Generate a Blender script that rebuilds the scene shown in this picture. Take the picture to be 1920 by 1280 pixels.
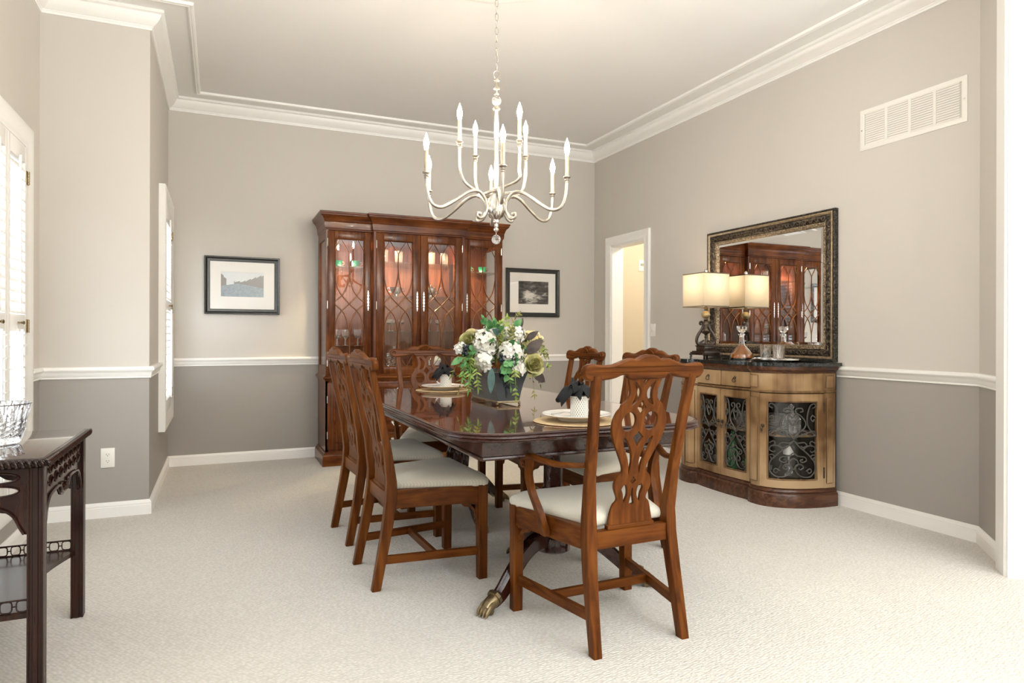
import bpy, bmesh, math, random
from mathutils import Vector, Matrix
from math import sin, cos, pi, radians, sqrt, atan2
for _o in list(bpy.data.objects): bpy.data.objects.remove(_o, do_unlink=True)
SC = bpy.context.scene
COL = SC.collection
rnd = random.Random(7)

# ------------------------------------------------------------------ camera
CAM_H = 1.10
cd = bpy.data.cameras.new('camera'); cam = bpy.data.objects.new('camera', cd); COL.objects.link(cam)
cam.location = (0, 0, CAM_H)
cam.rotation_mode = 'QUATERNION'
cam.rotation_quaternion = (Matrix.Rotation(-0.4158, 3, 'Z') @ Matrix.Rotation(pi/2, 3, 'X') @ Matrix.Rotation(0.0026, 3, 'Z')).to_quaternion()
cd.sensor_fit = 'HORIZONTAL'; cd.sensor_width = 36.0
cd.lens = 36.0*1240.54/1920
cd.shift_y = -(640-629.39)/1920
cd.clip_start = 0.05
SC.camera = cam

# ------------------------------------------------------------------ light set-up
SC.view_settings.view_transform = 'Standard'
SC.view_settings.look = 'None'
SC.view_settings.gamma = 1.0
SC.view_settings.use_curve_mapping = False
SC.view_settings.exposure = 1.40
SC.cycles.use_denoising = True
SC.cycles.max_bounces = 16
SC.cycles.diffuse_bounces = 5
SC.cycles.glossy_bounces = 5
SC.cycles.transmission_bounces = 14
SC.cycles.transparent_max_bounces = 24
SC.cycles.sample_clamp_indirect = 6.0
SC.cycles.caustics_reflective = False
SC.cycles.caustics_refractive = True
SC.cycles.blur_glossy = 1.0
wd = bpy.data.worlds.new('sky'); SC.world = wd; wd.use_nodes = True
wb = wd.node_tree.nodes['Background']
wb.inputs[0].default_value = (1.0, 0.985, 0.965, 1); wb.inputs[1].default_value = 1.15

def area(name, loc, rot, sx, sy, power, col, spread=180):
    l = bpy.data.lights.new(name, 'AREA'); l.shape = 'RECTANGLE'; l.size = sx; l.size_y = sy
    l.energy = power; l.color = col; l.spread = radians(spread)
    o = bpy.data.objects.new(name, l); COL.objects.link(o); o.location = loc; o.rotation_euler = rot
    o['label'] = 'daylight'; o['kind'] = 'helper'
    return o
# daylight outside the two shuttered windows (facing the room)
area('daylight', (-1.75, 3.35, 1.55), (0, radians(-90), 0), 2.4, 2.6, 56, (0.72, 0.86, 1.0))
area('daylight', (-1.10, 5.75, 1.55), (0, radians(-90), 0), 2.0, 1.1, 15, (0.72, 0.86, 1.0))

# added fill light behind the camera, bounced off the ceiling like a flash
area('bounce_fill', (2.3, -1.7, 1.3), (pi, 0, 0), 3.0, 1.6, 198, (0.90, 0.96, 1.0))
# ------------------------------------------------------------------ helpers
def tag(o, label=None, cat=None, group=None, kind=None):
    if label: o['label'] = label
    if cat: o['category'] = cat
    if group: o['group'] = group
    if kind: o['kind'] = kind
    return o
def thing(name, label, cat, loc=(0, 0, 0), rz=0.0, group=None):
    o = bpy.data.objects.new(name, None); COL.objects.link(o); o.empty_display_size = 0.1
    o.location = loc; o.rotation_euler = (0, 0, rz)
    return tag(o, label, cat, group)
def kids(o): return [c for c in bpy.data.objects if c.parent == o]
def dup(src, loc, rz, label, group=None):
    ks = {}
    for c in bpy.data.objects: ks.setdefault(c.parent, []).append(c)
    r = src.copy(); COL.objects.link(r); r.location = loc; r.rotation_euler = (0, 0, rz); r['label'] = label
    if group: r['group'] = group
    for ch in ks.get(src, []):
        c = ch.copy(); COL.objects.link(c); c.parent = r
        for g in ks.get(ch, []):
            d = g.copy(); COL.objects.link(d); d.parent = c
    return r
def spline(pts, per=6, closed=False):
    """Catmull-Rom through points of any dimension"""
    n = len(pts); out = []
    rng = range(n) if closed else range(n-1)
    for i in rng:
        if closed: p0, p1, p2, p3 = pts[(i-1) % n], pts[i], pts[(i+1) % n], pts[(i+2) % n]
        else: p0, p1, p2, p3 = pts[max(i-1, 0)], pts[i], pts[i+1], pts[min(i+2, n-1)]
        for k in range(per):
            t = k/per
            out.append(tuple(0.5*((2*b)+(c-a)*t+(2*a-5*b+4*c-d)*t*t+(-a+3*b-3*c+d)*t**3) for a, b, c, d in zip(p0, p1, p2, p3)))
    if not closed: out.append(tuple(pts[-1]))
    return out
def lerp(x, xs, ys):
    if x <= xs[0]: return ys[0]
    for i in range(len(xs)-1):
        if x <= xs[i+1]:
            t = (x-xs[i])/(xs[i+1]-xs[i]); return ys[i]+(ys[i+1]-ys[i])*t
    return ys[-1]

class MB:
    def __init__(s): s.bm = bmesh.new(); s.mi = 0
    def f(s, vs):
        try:
            fc = s.bm.faces.new(vs); fc.material_index = s.mi; return fc
        except ValueError: return None
    def v(s, p): return s.bm.verts.new(p)
    def box(s, x0, x1, y0, y1, z0, z1, bev=0.0, seg=2):
        c = [s.v((x, y, z)) for z in (z0, z1) for y in (y0, y1) for x in (x0, x1)]
        fs = [s.f([c[i] for i in q]) for q in ((0,2,3,1),(4,5,7,6),(0,1,5,4),(2,6,7,3),(0,4,6,2),(1,3,7,5))]
        if bev > 0:
            es = list({e for f_ in fs for e in f_.edges})
            bmesh.ops.bevel(s.bm, geom=es, offset=bev, segments=seg, affect='EDGES', profile=0.5)
        return s
    def hexa(s, p):
        c = [s.v(q) for q in p]
        for q in ((0,2,3,1),(4,5,7,6),(0,1,5,4),(2,6,7,3),(0,4,6,2),(1,3,7,5)): s.f([c[i] for i in q])
        return s
    def rings(s, rs, closed_ring=True, cap=True, loop=False):
        vs = [[s.v(p) for p in r] for r in rs]; n = len(rs[0]); m = len(vs)
        for i in range(m if loop else m-1):
            a, b = vs[i], vs[(i+1) % m]
            for j in range(n if closed_ring else n-1):
                s.f([a[j], a[(j+1) % n], b[(j+1) % n], b[j]])
        if cap and closed_ring and not loop:
            s.f(vs[0][::-1]); s.f(vs[-1])
        return s
    def post(s, rs, ch=0.0):
        """vertical bar: rings (z, cx, cy, hw, hd), optional chamfer"""
        out = []
        for z, cx, cy, w, d in rs:
            if ch > 0:
                out.append([(cx+x, cy+y, z) for x, y in ((w-ch,-d),(w,-d+ch),(w,d-ch),(w-ch,d),(-w+ch,d),(-w,d-ch),(-w,-d+ch),(-w+ch,-d))])
            else: out.append([(cx+x*w, cy+y*d, z) for x, y in ((1,-1),(1,1),(-1,1),(-1,-1))])
        return s.rings(out)
    def tube(s, pts, r, n=8, loop=False, flat=1.0, up=(0, 0, 1)):
        P = [Vector(p) for p in pts]; m = len(P); rs = []
        prev = None
        for i in range(m):
            if loop: t = P[(i+1) % m]-P[(i-1) % m]
            else: t = P[min(i+1, m-1)]-P[max(i-1, 0)]
            if t.length < 1e-9: t = Vector((0, 0, 1))
            t.normalize()
            if prev is None:
                u = Vector(up)
                if abs(t.dot(u)) > 0.95: u = Vector((1, 0, 0)) if abs(t.x) < 0.9 else Vector((0, 1, 0))
                a = (u-t*u.dot(t)).normalized()
            else:
                a = prev-t*prev.dot(t)
                a = a.normalized() if a.length > 1e-6 else prev
            prev = a; b = t.cross(a)
            rr = r[i] if isinstance(r, (list, tuple)) else r
            rs.append([tuple(P[i]+a*(rr*cos(2*pi*k/n))*flat+b*(rr*sin(2*pi*k/n))) for k in range(n)])
        return s.rings(rs, loop=loop)
    def cyl(s, p0, p1, r0, r1=None, n=16):
        r1 = r0 if r1 is None else r1
        return s.tube([p0, p1], [r0, r1], n)
    def lathe(s, prof, c=(0, 0, 0), n=24, rad=None, open_=False):
        rs = []
        for r, z in prof:
            rs.append([(c[0]+max(r, 1e-4)*(rad(2*pi*k/n, z) if rad else 1)*cos(2*pi*k/n), c[1]+max(r, 1e-4)*(rad(2*pi*k/n, z) if rad else 1)*sin(2*pi*k/n), c[2]+z) for k in range(n)])
        return s.rings(rs, cap=not open_)
    def sph(s, c, r, sc=(1, 1, 1), nu=16, nv=10):
        return s.rings([[(c[0]+r*sc[0]*sin(t)*cos(2*pi*k/nu), c[1]+r*sc[1]*sin(t)*sin(2*pi*k/nu), c[2]-r*sc[2]*cos(t)) for k in range(nu)] for t in [max(0.01, min(pi-0.01, pi*j/nv)) for j in range(nv+1)]])
    def mould(s, path, prof, mp, closed=False):
        """sweep profile (d, h) along a 2-D path; d is measured to the left of the path, mitred"""
        n = len(path); rs = []
        for i in range(n):
            p = Vector(path[i][:2])
            if closed or 0 < i < n-1:
                a = (p-Vector(path[(i-1) % n][:2])).normalized(); b = (Vector(path[(i+1) % n][:2])-p).normalized()
                na, nb = Vector((-a.y, a.x)), Vector((-b.y, b.x))
                q = (na+nb); q = q/max(1e-6, q.length); k = 1/max(0.2, q.dot(na)); nn = q*k
            else:
                a = (Vector(path[1][:2])-p).normalized() if i == 0 else (p-Vector(path[n-2][:2])).normalized()
                nn = Vector((-a.y, a.x))
            rs.append([mp(p.x+nn.x*d, p.y+nn.y*d, h) for d, h in prof])
        return s.rings(rs, loop=closed)
    def extr(s, poly, mp, h0, h1):
        """extrude one simple polygon (list of 2-D points) between h0 and h1, mapped by mp(u, v, h)"""
        a = [s.v(mp(u, v, h0)) for u, v in poly]; b = [s.v(mp(u, v, h1)) for u, v in poly]; n = len(poly)
        s.f(a[::-1]); s.f(b)
        for i in range(n): s.f([a[i], a[(i+1) % n], b[(i+1) % n], b[i]])
        return s
    def fill2d(s, outlines, th, mp, bev=0.0):
        """filled 2-D shape with holes, th thick, mapped by mp(u, v, h)"""
        cu = bpy.data.curves.new('tmp', 'CURVE'); cu.dimensions = '2D'; cu.fill_mode = 'BOTH'
        cu.extrude = th/2-bev; cu.bevel_depth = bev; cu.bevel_resolution = 1
        for pts in outlines:
            sp = cu.splines.new('POLY'); sp.points.add(len(pts)-1); sp.use_cyclic_u = True
            for i, (x, y) in enumerate(pts): sp.points[i].co = (x, y, 0, 1)
        ob = bpy.data.objects.new('tmp', cu); COL.objects.link(ob)
        dg = bpy.context.evaluated_depsgraph_get(); me = ob.evaluated_get(dg).to_mesh()
        vs = [s.v(mp(*v.co)) for v in me.vertices]
        for p in me.polygons: s.f([vs[i] for i in p.vertices])
        ob.evaluated_get(dg).to_mesh_clear(); bpy.data.objects.remove(ob, do_unlink=True); bpy.data.curves.remove(cu)
        return s
    def build(s, name, mats, parent=None, ang=35, smooth=True, weld=False, loc=None):
        if weld: bmesh.ops.remove_doubles(s.bm, verts=s.bm.verts, dist=1e-5)
        bmesh.ops.recalc_face_normals(s.bm, faces=s.bm.faces)
        me = bpy.data.meshes.new(name); s.bm.to_mesh(me); s.bm.free()
        for m in (mats if isinstance(mats, (list, tuple)) else [mats]): me.materials.append(m)
        if smooth and len(me.polygons):
            me.polygons.foreach_set('use_smooth', [True]*len(me.polygons)); me.set_sharp_from_angle(angle=radians(ang))
        o = bpy.data.objects.new(name, me); COL.objects.link(o)
        if parent: o.parent = parent
        if loc: o.location = loc
        return o
def XYZ(x, y, h): return (x, y, h)
def rrect(x0, x1, y0, y1, r, n=8):
    """counter-clockwise rounded rectangle"""
    out = []
    for cx, cy, a0 in ((x1-r, y0+r, -pi/2), (x1-r, y1-r, 0), (x0+r, y1-r, pi/2), (x0+r, y0+r, pi)):
        for k in range(n+1):
            a = a0+pi/2*k/n; out.append((cx+r*cos(a), cy+r*sin(a)))
    return out

# ------------------------------------------------------------------ materials
def nmat(name):
    m = bpy.data.materials.new(name); m.use_nodes = True
    nt = m.node_tree; return m, nt, nt.nodes['Principled BSDF']
def setp(b, **k):
    for a, v in k.items():
        b.inputs[a.replace('_', ' ')].default_value = v
def C(r, g, b): return (r, g, b, 1)
def plain(name, col, rough=0.5, metal=0.0, coat=0.0, spec=0.5, bump=0.0, bscale=200, var=0.0, vscale=5.0, sheen=0.0):
    m, nt, b = nmat(name); setp(b, Base_Color=C(*col), Roughness=rough, Metallic=metal, Coat_Weight=coat, Coat_Roughness=0.05, Specular_IOR_Level=spec)
    if sheen: setp(b, Sheen_Weight=sheen)
    tc = nt.nodes.new('ShaderNodeTexCoord')
    if bump:
        n = nt.nodes.new('ShaderNodeTexNoise'); n.inputs['Scale'].default_value = bscale; n.inputs['Detail'].default_value = 3
        nt.links.new(tc.outputs['Object'], n.inputs['Vector'])
        bp = nt.nodes.new('ShaderNodeBump'); bp.inputs['Strength'].default_value = bump; bp.inputs['Distance'].default_value = 0.002
        nt.links.new(n.outputs['Fac'], bp.inputs['Height']); nt.links.new(bp.outputs[0], b.inputs['Normal'])
    if var:
        n = nt.nodes.new('ShaderNodeTexNoise'); n.inputs['Scale'].default_value = vscale; n.inputs['Detail'].default_value = 4
        nt.links.new(tc.outputs['Object'], n.inputs['Vector'])
        r = nt.nodes.new('ShaderNodeValToRGB'); r.color_ramp.elements[0].position = 0.3; r.color_ramp.elements[1].position = 0.7
        r.color_ramp.elements[0].color = C(*[c*(1-var) for c in col]); r.color_ramp.elements[1].color = C(*[min(1, c*(1+var)) for c in col])
        nt.links.new(n.outputs['Fac'], r.inputs[0]); nt.links.new(r.outputs[0], b.inputs['Base Color'])
    return m
def wood(name, dark, mid, light, axis='Z', rough=0.3, coat=0.4, scale=1.0, flame=0.5, coat_rough=0.08, bump=0.06, spec=0.3, span=0.14):
    """streaky grain along one axis with a broad cloudy figure"""
    m, nt, b = nmat(name); N = nt.nodes.new; L = nt.links.new
    tc = N('ShaderNodeTexCoord'); mp = N('ShaderNodeMapping'); L(tc.outputs['Object'], mp.inputs['Vector'])
    s = [14*scale]*3; s['XYZ'.index(axis)] = 1.1*scale; mp.inputs['Scale'].default_value = s
    n1 = N('ShaderNodeTexNoise'); n1.inputs['Scale'].default_value = 3.0; n1.inputs['Detail'].default_value = 6; n1.inputs['Distortion'].default_value = 0.6
    L(mp.outputs[0], n1.inputs['Vector'])
    n2 = N('ShaderNodeTexNoise'); n2.inputs['Scale'].default_value = 5.0*scale; n2.inputs['Detail'].default_value = 3
    L(tc.outputs['Object'], n2.inputs['Vector'])
    mx = N('ShaderNodeMix'); mx.inputs['Factor'].default_value = flame*0.6; L(n1.outputs['Fac'], mx.inputs[2]); L(n2.outputs['Fac'], mx.inputs[3])
    r = N('ShaderNodeValToRGB'); e = r.color_ramp.elements
    e[0].position = 0.5-span; e[0].color = C(*dark); e[1].position = 0.5+span; e[1].color = C(*light)
    k = e.new(0.5); k.color = C(*mid)
    L(mx.outputs[0], r.inputs[0]); L(r.outputs[0], b.inputs['Base Color'])
    bp = N('ShaderNodeBump'); bp.inputs['Strength'].default_value = bump; bp.inputs['Distance'].default_value = 0.001
    L(n1.outputs['Fac'], bp.inputs['Height']); L(bp.outputs[0], b.inputs['Normal'])
    setp(b, Roughness=rough, Coat_Weight=coat, Coat_Roughness=coat_rough, Specular_IOR_Level=spec)
    return m
def glass(name, col=(1, 1, 1), rough=0.0, ior=1.45):
    m, nt, b = nmat(name); setp(b, Base_Color=C(*col), Roughness=rough, Transmission_Weight=1.0, IOR=ior); return m
def pane(name, tint=(1, 1, 1), refl=0.10):
    """thin flat glazing: mostly see-through with a fresnel reflection"""
    m, nt, b = nmat(name); N = nt.nodes.new; L = nt.links.new
    t = N('ShaderNodeBsdfTransparent'); t.inputs[0].default_value = C(*tint)
    g = N('ShaderNodeBsdfGlossy'); g.inputs['Roughness'].default_value = 0.0
    fr = N('ShaderNodeFresnel'); ge = N('ShaderNodeNewGeometry'); io = N('ShaderNodeMath'); io.operation = 'MULTIPLY_ADD'; io.inputs[1].default_value = 1/1.4-1.4; io.inputs[2].default_value = 1.4; L(ge.outputs['Backfacing'], io.inputs[0]); L(io.outputs[0], fr.inputs[0])
    mx = N('ShaderNodeMixShader'); L(fr.outputs[0], mx.inputs[0]); L(t.outputs[0], mx.inputs[1]); L(g.outputs[0], mx.inputs[2])
    L(mx.outputs[0], nt.nodes['Material Output'].inputs[0]); return m
def emis(name, col, st):
    m, nt, b = nmat(name); setp(b, Base_Color=C(*col), Emission_Color=C(*col), Emission_Strength=st, Roughness=0.3); return m

M = {}
M['wall_hi'] = plain('wall_paint_upper', (0.62, 0.585, 0.54), 0.55, bump=0.05, bscale=300, spec=0.3)
M['wall_lo'] = plain('wall_paint_lower', (0.37, 0.345, 0.318), 0.50, bump=0.05, bscale=300, spec=0.35)
M['hall'] = plain('hall_paint', (0.66, 0.58, 0.44), 0.6)
M['ceil'] = plain('ceiling_paint', (0.83, 0.815, 0.80), 0.85, bump=0.03, bscale=200)
M['trim'] = plain('trim_paint', (0.92, 0.91, 0.89), 0.35, spec=0.5)
M['shutter'] = plain('shutter_paint', (0.90, 0.89, 0.87), 0.35)
M['white'] = plain('white_plastic', (0.85, 0.83, 0.78), 0.4)
M['dark'] = plain('dark_slot', (0.02, 0.02, 0.02), 0.7)
M['brass'] = plain('aged_brass', (0.26, 0.20, 0.115), 0.35, metal=1.0, var=0.25, vscale=60)
M['bronze'] = plain('dark_bronze', (0.10, 0.075, 0.055), 0.4, metal=0.85, var=0.3, vscale=80)
M['silver'] = plain('polished_silver', (0.80, 0.78, 0.74), 0.18, metal=1.0)
M['nickel'] = plain('antiqued_silver_leaf', (0.52, 0.475, 0.41), 0.30, metal=0.9, var=0.22, vscale=35)
M['mah_v'] = wood('mahogany_upright', (0.052, 0.013, 0.006), (0.115, 0.030, 0.011), (0.20, 0.062, 0.022), 'Z', 0.32, 0.5)
M['mah_h'] = wood('mahogany_level', (0.052, 0.013, 0.006), (0.115, 0.030, 0.011), (0.20, 0.062, 0.022), 'X', 0.32, 0.5)
M['mah_y'] = wood('mahogany_deep', (0.052, 0.013, 0.006), (0.115, 0.030, 0.011), (0.20, 0.062, 0.022), 'Y', 0.32, 0.5)
M['cab_v'] = wood('cabinet_veneer_upright', (0.052, 0.0125, 0.0028), (0.115, 0.031, 0.0062), (0.19, 0.059, 0.0120), 'Z', 0.25, 0.10, spec=0.22, flame=0.8)
M['cab_h'] = wood('cabinet_veneer_level', (0.052, 0.0125, 0.0028), (0.115, 0.031, 0.0062), (0.19, 0.059, 0.0120), 'X', 0.25, 0.10, spec=0.22, flame=0.8)
M['bar'] = wood('glazing_bar_wood', (0.09, 0.026, 0.007), (0.17, 0.055, 0.015), (0.26, 0.095, 0.028), 'Z', 0.3, 0.3)
M['cab_in'] = wood('cabinet_lining', (0.085, 0.025, 0.013), (0.135, 0.041, 0.021), (0.20, 0.065, 0.032), 'Z', 0.45, 0.1)
M['chair_v'] = wood('chair_mahogany_upright', (0.058, 0.0150, 0.0026), (0.110, 0.0310, 0.0050), (0.168, 0.053, 0.0085), 'Z', 0.32, 0.05, spec=0.10)
M['chair_h'] = wood('chair_mahogany_level', (0.058, 0.0150, 0.0026), (0.110, 0.0310, 0.0050), (0.168, 0.053, 0.0085), 'X', 0.32, 0.05, spec=0.10)
M['chair_y'] = wood('chair_mahogany_deep', (0.058, 0.0150, 0.0026), (0.110, 0.0310, 0.0050), (0.168, 0.053, 0.0085), 'Y', 0.32, 0.05, spec=0.10)
M['table_top'] = wood('table_top_veneer', (0.030, 0.005, 0.003), (0.085, 0.014, 0.006), (0.16, 0.032, 0.010), 'Y', 0.12, 1.0, scale=0.8, coat_rough=0.02, bump=0.0)
M['table_y'] = wood('table_mahogany', (0.027, 0.0068, 0.0044), (0.034, 0.0085, 0.0055), (0.043, 0.011, 0.0066), 'Y', 0.22, 0.5, bump=0.0)
M['cons'] = wood('console_mahogany', (0.012, 0.004, 0.0035), (0.022, 0.0065, 0.0045), (0.038, 0.012, 0.0065), 'Z', 0.22, 0.25)
M['oak'] = wood('distressed_honey_wood', (0.15, 0.075, 0.028), (0.355, 0.220, 0.106), (0.48, 0.330, 0.185), 'Z', 0.45, 0.12, scale=0.5, flame=1.35, span=0.10)
M['oak_d'] = wood('glazed_brown_wood', (0.085, 0.042, 0.017), (0.17, 0.095, 0.042), (0.25, 0.15, 0.07), 'Z', 0.45, 0.12, scale=0.5)
M['umber'] = wood('sideboard_dark_wood', (0.035, 0.013, 0.007), (0.075, 0.028, 0.013), (0.13, 0.052, 0.025), 'Y', 0.35, 0.4)
M['granite'] = plain('black_stone', (0.020, 0.024, 0.024), 0.08, coat=0.5, var=0.4, vscale=90)
M['iron'] = plain('wrought_iron', (0.10, 0.094, 0.085), 0.5, metal=0.4)
M['glass'] = glass('clear_crystal', (1, 1, 1), 0.0, 1.5)
M['pane'] = pane('window_glazing')
M['shelf'] = pane('glass_shelf_sheet', (0.90, 0.97, 0.93))
M['mirror'] = plain('mirror_silver', (0.93, 0.94, 0.94), 0.0, metal=1.0)
M['china'] = plain('white_china', (0.88, 0.86, 0.82), 0.15, coat=0.5)
M['black_frame'] = plain('black_lacquer', (0.012, 0.014, 0.014), 0.22, coat=0.5)
M['mat'] = plain('picture_mat', (0.88, 0.85, 0.80), 0.8)
M['black_cloth'] = plain('black_napkin', (0.007, 0.008, 0.010), 0.85, bump=0.3, bscale=400)
M['green_glass'] = plain('green_porcelain', (0.02, 0.30, 0.16), 0.15, coat=0.5)

def carpet():
    m, nt, b = nmat('cream_carpet'); N = nt.nodes.new; L = nt.links.new
    tc = N('ShaderNodeTexCoord'); mp = N('ShaderNodeMapping'); L(tc.outputs['Object'], mp.inputs['Vector'])
    mp.inputs['Rotation'].default_value = (0, 0, radians(-24)); mp.inputs['Scale'].default_value = (70, 105, 1)
    vo = N('ShaderNodeTexVoronoi'); vo.inputs['Scale'].default_value = 1.0; vo.inputs['Randomness'].default_value = 0.55; L(mp.outputs[0], vo.inputs['Vector'])
    nz = N('ShaderNodeTexNoise'); nz.inputs['Scale'].default_value = 1.6; nz.inputs['Detail'].default_value = 5; L(tc.outputs['Object'], nz.inputs['Vector'])
    r = N('ShaderNodeValToRGB'); e = r.color_ramp.elements
    e[0].position = 0.05; e[0].color = C(0.72, 0.685, 0.635); e[1].position = 0.75; e[1].color = C(0.54, 0.51, 0.46)
    L(vo.outputs['Distance'], r.inputs[0])
    mx = N('ShaderNodeMix'); mx.data_type = 'RGBA'; mx.blend_type = 'MULTIPLY'; mx.inputs[0].default_value = 0.25
    r2 = N('ShaderNodeValToRGB'); r2.color_ramp.elements[0].position = 0.35; r2.color_ramp.elements[0].color = C(0.82, 0.82, 0.82); r2.color_ramp.elements[1].position = 0.65
    L(nz.outputs['Fac'], r2.inputs[0]); L(r.outputs[0], mx.inputs[6]); L(r2.outputs[0], mx.inputs[7]); L(mx.outputs[2], b.inputs['Base Color'])
    bp = N('ShaderNodeBump'); bp.invert = True; bp.inputs['Strength'].default_value = 0.7; bp.inputs['Distance'].default_value = 0.006
    L(vo.outputs['Distance'], bp.inputs['Height']); L(bp.outputs[0], b.inputs['Normal'])
    setp(b, Roughness=0.95, Specular_IOR_Level=0.1, Sheen_Weight=0.25)
    return m
M['carpet'] = carpet()
def fabric(name, col, diag=True):
    m, nt, b = nmat(name); N = nt.nodes.new; L = nt.links.new
    tc = N('ShaderNodeTexCoord'); mp = N('ShaderNodeMapping'); L(tc.outputs['Object'], mp.inputs['Vector'])
    mp.inputs['Rotation'].default_value = (0, 0, radians(35))
    w = N('ShaderNodeTexWave'); w.inputs['Scale'].default_value = 62; w.inputs['Distortion'].default_value = 2.5; w.inputs['Detail'].default_value = 2; w.inputs['Detail Scale'].default_value = 6
    L(mp.outputs[0], w.inputs['Vector'])
    r = N('ShaderNodeValToRGB'); r.color_ramp.elements[0].color = C(*[c*0.87 for c in col]); r.color_ramp.elements[1].color = C(*col)
    L(w.outputs['Fac'], r.inputs[0]); L(r.outputs[0], b.inputs['Base Color'])
    bp = N('ShaderNodeBump'); bp.inputs['Strength'].default_value = 0.25; bp.inputs['Distance'].default_value = 0.002
    L(w.outputs['Fac'], bp.inputs['Height']); L(bp.outputs[0], b.inputs['Normal'])
    setp(b, Roughness=0.85, Specular_IOR_Level=0.2, Sheen_Weight=0.2); return m
M['seat'] = fabric('seat_cloth', (0.68, 0.64, 0.54))

# ------------------------------------------------------------------ the room
BK, RT, FR, LF, WN = 6.21, 3.7156, 4.638, -0.3977, -0.9636
CZ = 3.085; RAIL_T, RAIL_B, BASE_T = 0.907, 0.8365, 0.089
RZ = 0.872
def struct(o, label=None):
    o['kind'] = 'structure'
    if label: o['label'] = label
    return o
def wallbox(mb, x0, x1, y0, y1, z0=0.0, z1=CZ):
    """a wall block painted in two tones, split at the chair rail"""
    for a, b, mi in ((z0, min(z1, RZ), 1), (max(z0, RZ), z1, 0)):
        if b-a > 1e-4: mb.mi = mi; mb.box(x0, x1, y0, y1, a, b)
WM = [M['wall_hi'], M['wall_lo']]
mb = MB(); mb.box(-1.1, 5.4, -3.4, 7.2, -0.05, 0.0); struct(mb.build('floor', M['carpet']))
mb = MB(); mb.box(-1.1, 5.4, -3.4, 7.2, CZ, CZ+0.06); struct(mb.build('ceiling', M['ceil']))
mb = MB(); wallbox(mb, LF-0.12, 3.836, BK, BK+0.12); struct(mb.build('wall_back', WM))
D0, D1, DZ = 5.275, 5.858, 2.03           # doorway in the right wall
mb = MB(); wallbox(mb, RT, RT+0.12, 2.227, D0); wallbox(mb, RT, RT+0.12, D1, BK); wallbox(mb, RT, RT+0.12, D0, D1, DZ, CZ)
struct(mb.build('wall_right', WM))
# angled wall beside the opening the camera looks through
AX, AY = 3.7156, 2.227
def ang(s, d, z): return (AX-s*0.70711-d*0.70711, AY-s*0.70711+d*0.70711, z)   # s along the wall towards the camera, d into the room
mb = MB()
for a, b, mi in ((0, RZ, 1), (RZ, CZ, 0)):
    mb.mi = mi; mb.hexa([ang(0, -0.12, a), ang(0.45, -0.12, a), ang(0, 0, a), ang(0.45, 0, a), ang(0, -0.12, b), ang(0.45, -0.12, b), ang(0, 0, b), ang(0.45, 0, b)])
struct(mb.build('wall_angled', WM))
# left side: window wall, its return block and the narrow window wall
L0, L1, LZ0, LZ1 = 5.40, 6.10, 0.52, 2.08
mb = MB(); wallbox(mb, LF-0.12, LF, FR+0.12, L0); wallbox(mb, LF-0.12, LF, L1, BK); wallbox(mb, LF-0.12, LF, L0, L1, 0, LZ0); wallbox(mb, LF-0.12, LF, L0, L1, LZ1, CZ)
struct(mb.build('wall_left_return', WM))
mb = MB(); wallbox(mb, WN-0.12, LF, FR, FR+0.12); struct(mb.build('wall_left_front', WM))
W0, W1, WZ0, WZ1 = 2.50, 4.27, 0.30, 2.10
mb = MB(); wallbox(mb, WN-0.12, WN, -3.4, W0); wallbox(mb, WN-0.12, WN, W1, FR); wallbox(mb, WN-0.12, WN, W0, W1, 0, WZ0); wallbox(mb, WN-0.12, WN, W0, W1, WZ1, CZ)
struct(mb.build('wall_left', WM))
# hall beyond the doorway
mb = MB(); mb.box(3.836, 5.3, 6.45, 6.57, 0, CZ); struct(mb.build('wall_hall', M['hall']))
mb = MB(); mb.box(5.2, 5.3, -3.3, 6.45, 0, CZ); struct(mb.build('wall_hall_side', M['hall']))
mb = MB(); wallbox(mb, -1.08, 5.3, -3.4, -3.3); struct(mb.build('wall_front', WM))
mb = MB(); mb.box(3.836, 5.2, 2.6, 6.45, 2.7, 2.75); struct(mb.build('ceiling_hall', M['ceil']))
mb = MB(); mb.box(3.836, 5.2, 6.43, 6.45, 0, 0.10); struct(mb.build('baseboard_hall', M['trim']))

ROOM = [(WN, -3.3), (WN, FR), (LF, FR), (LF, BK), (RT, BK), (RT, AY), (RT-0.33, AY-0.33)]
def trimrun(name, path, prof, mat=M['trim']):
    mb = MB(); mb.mould([(x, y) for x, y in path], [(-d, h) for d, h in prof], XYZ); return struct(mb.build(name, mat, ang=40))
BP = [(0, 0), (0.014, 0), (0.014, 0.060), (0.012, 0.062), (0.012, 0.066), (0.014, 0.068), (0.012, 0.078), (0.005, 0.089), (0, 0.089)]
def along(p, q, o): return (p[0]+(q[0]-p[0])*o, p[1]+(q[1]-p[1])*o)
trimrun('baseboard_left', ROOM[0:5], BP)
trimrun('baseboard_right', [(RT, D0-0.10), ROOM[5], ROOM[6]], BP)
CP = [(0, 0.8365), (0.008, 0.8365), (0.010, 0.842), (0.008, 0.846), (0.012, 0.850), (0.014, 0.868), (0.020, 0.878), (0.028, 0.884), (0.030, 0.890), (0.028, 0.900), (0.022, 0.9065), (0, 0.9065)]
trimrun('trim_1', [(WN, W1+0.13), (WN, FR), (LF, FR), (LF, 5.30)], CP)
trimrun('trim_2', [(LF, 6.185), (LF, BK), (0.83, BK)], CP)
trimrun('trim_3', [(2.42, BK), (3.69, BK)], CP)
trimrun('trim_4', [(RT, D0-0.10), ROOM[5], (RT-0.285, AY-0.285)], CP)
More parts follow.
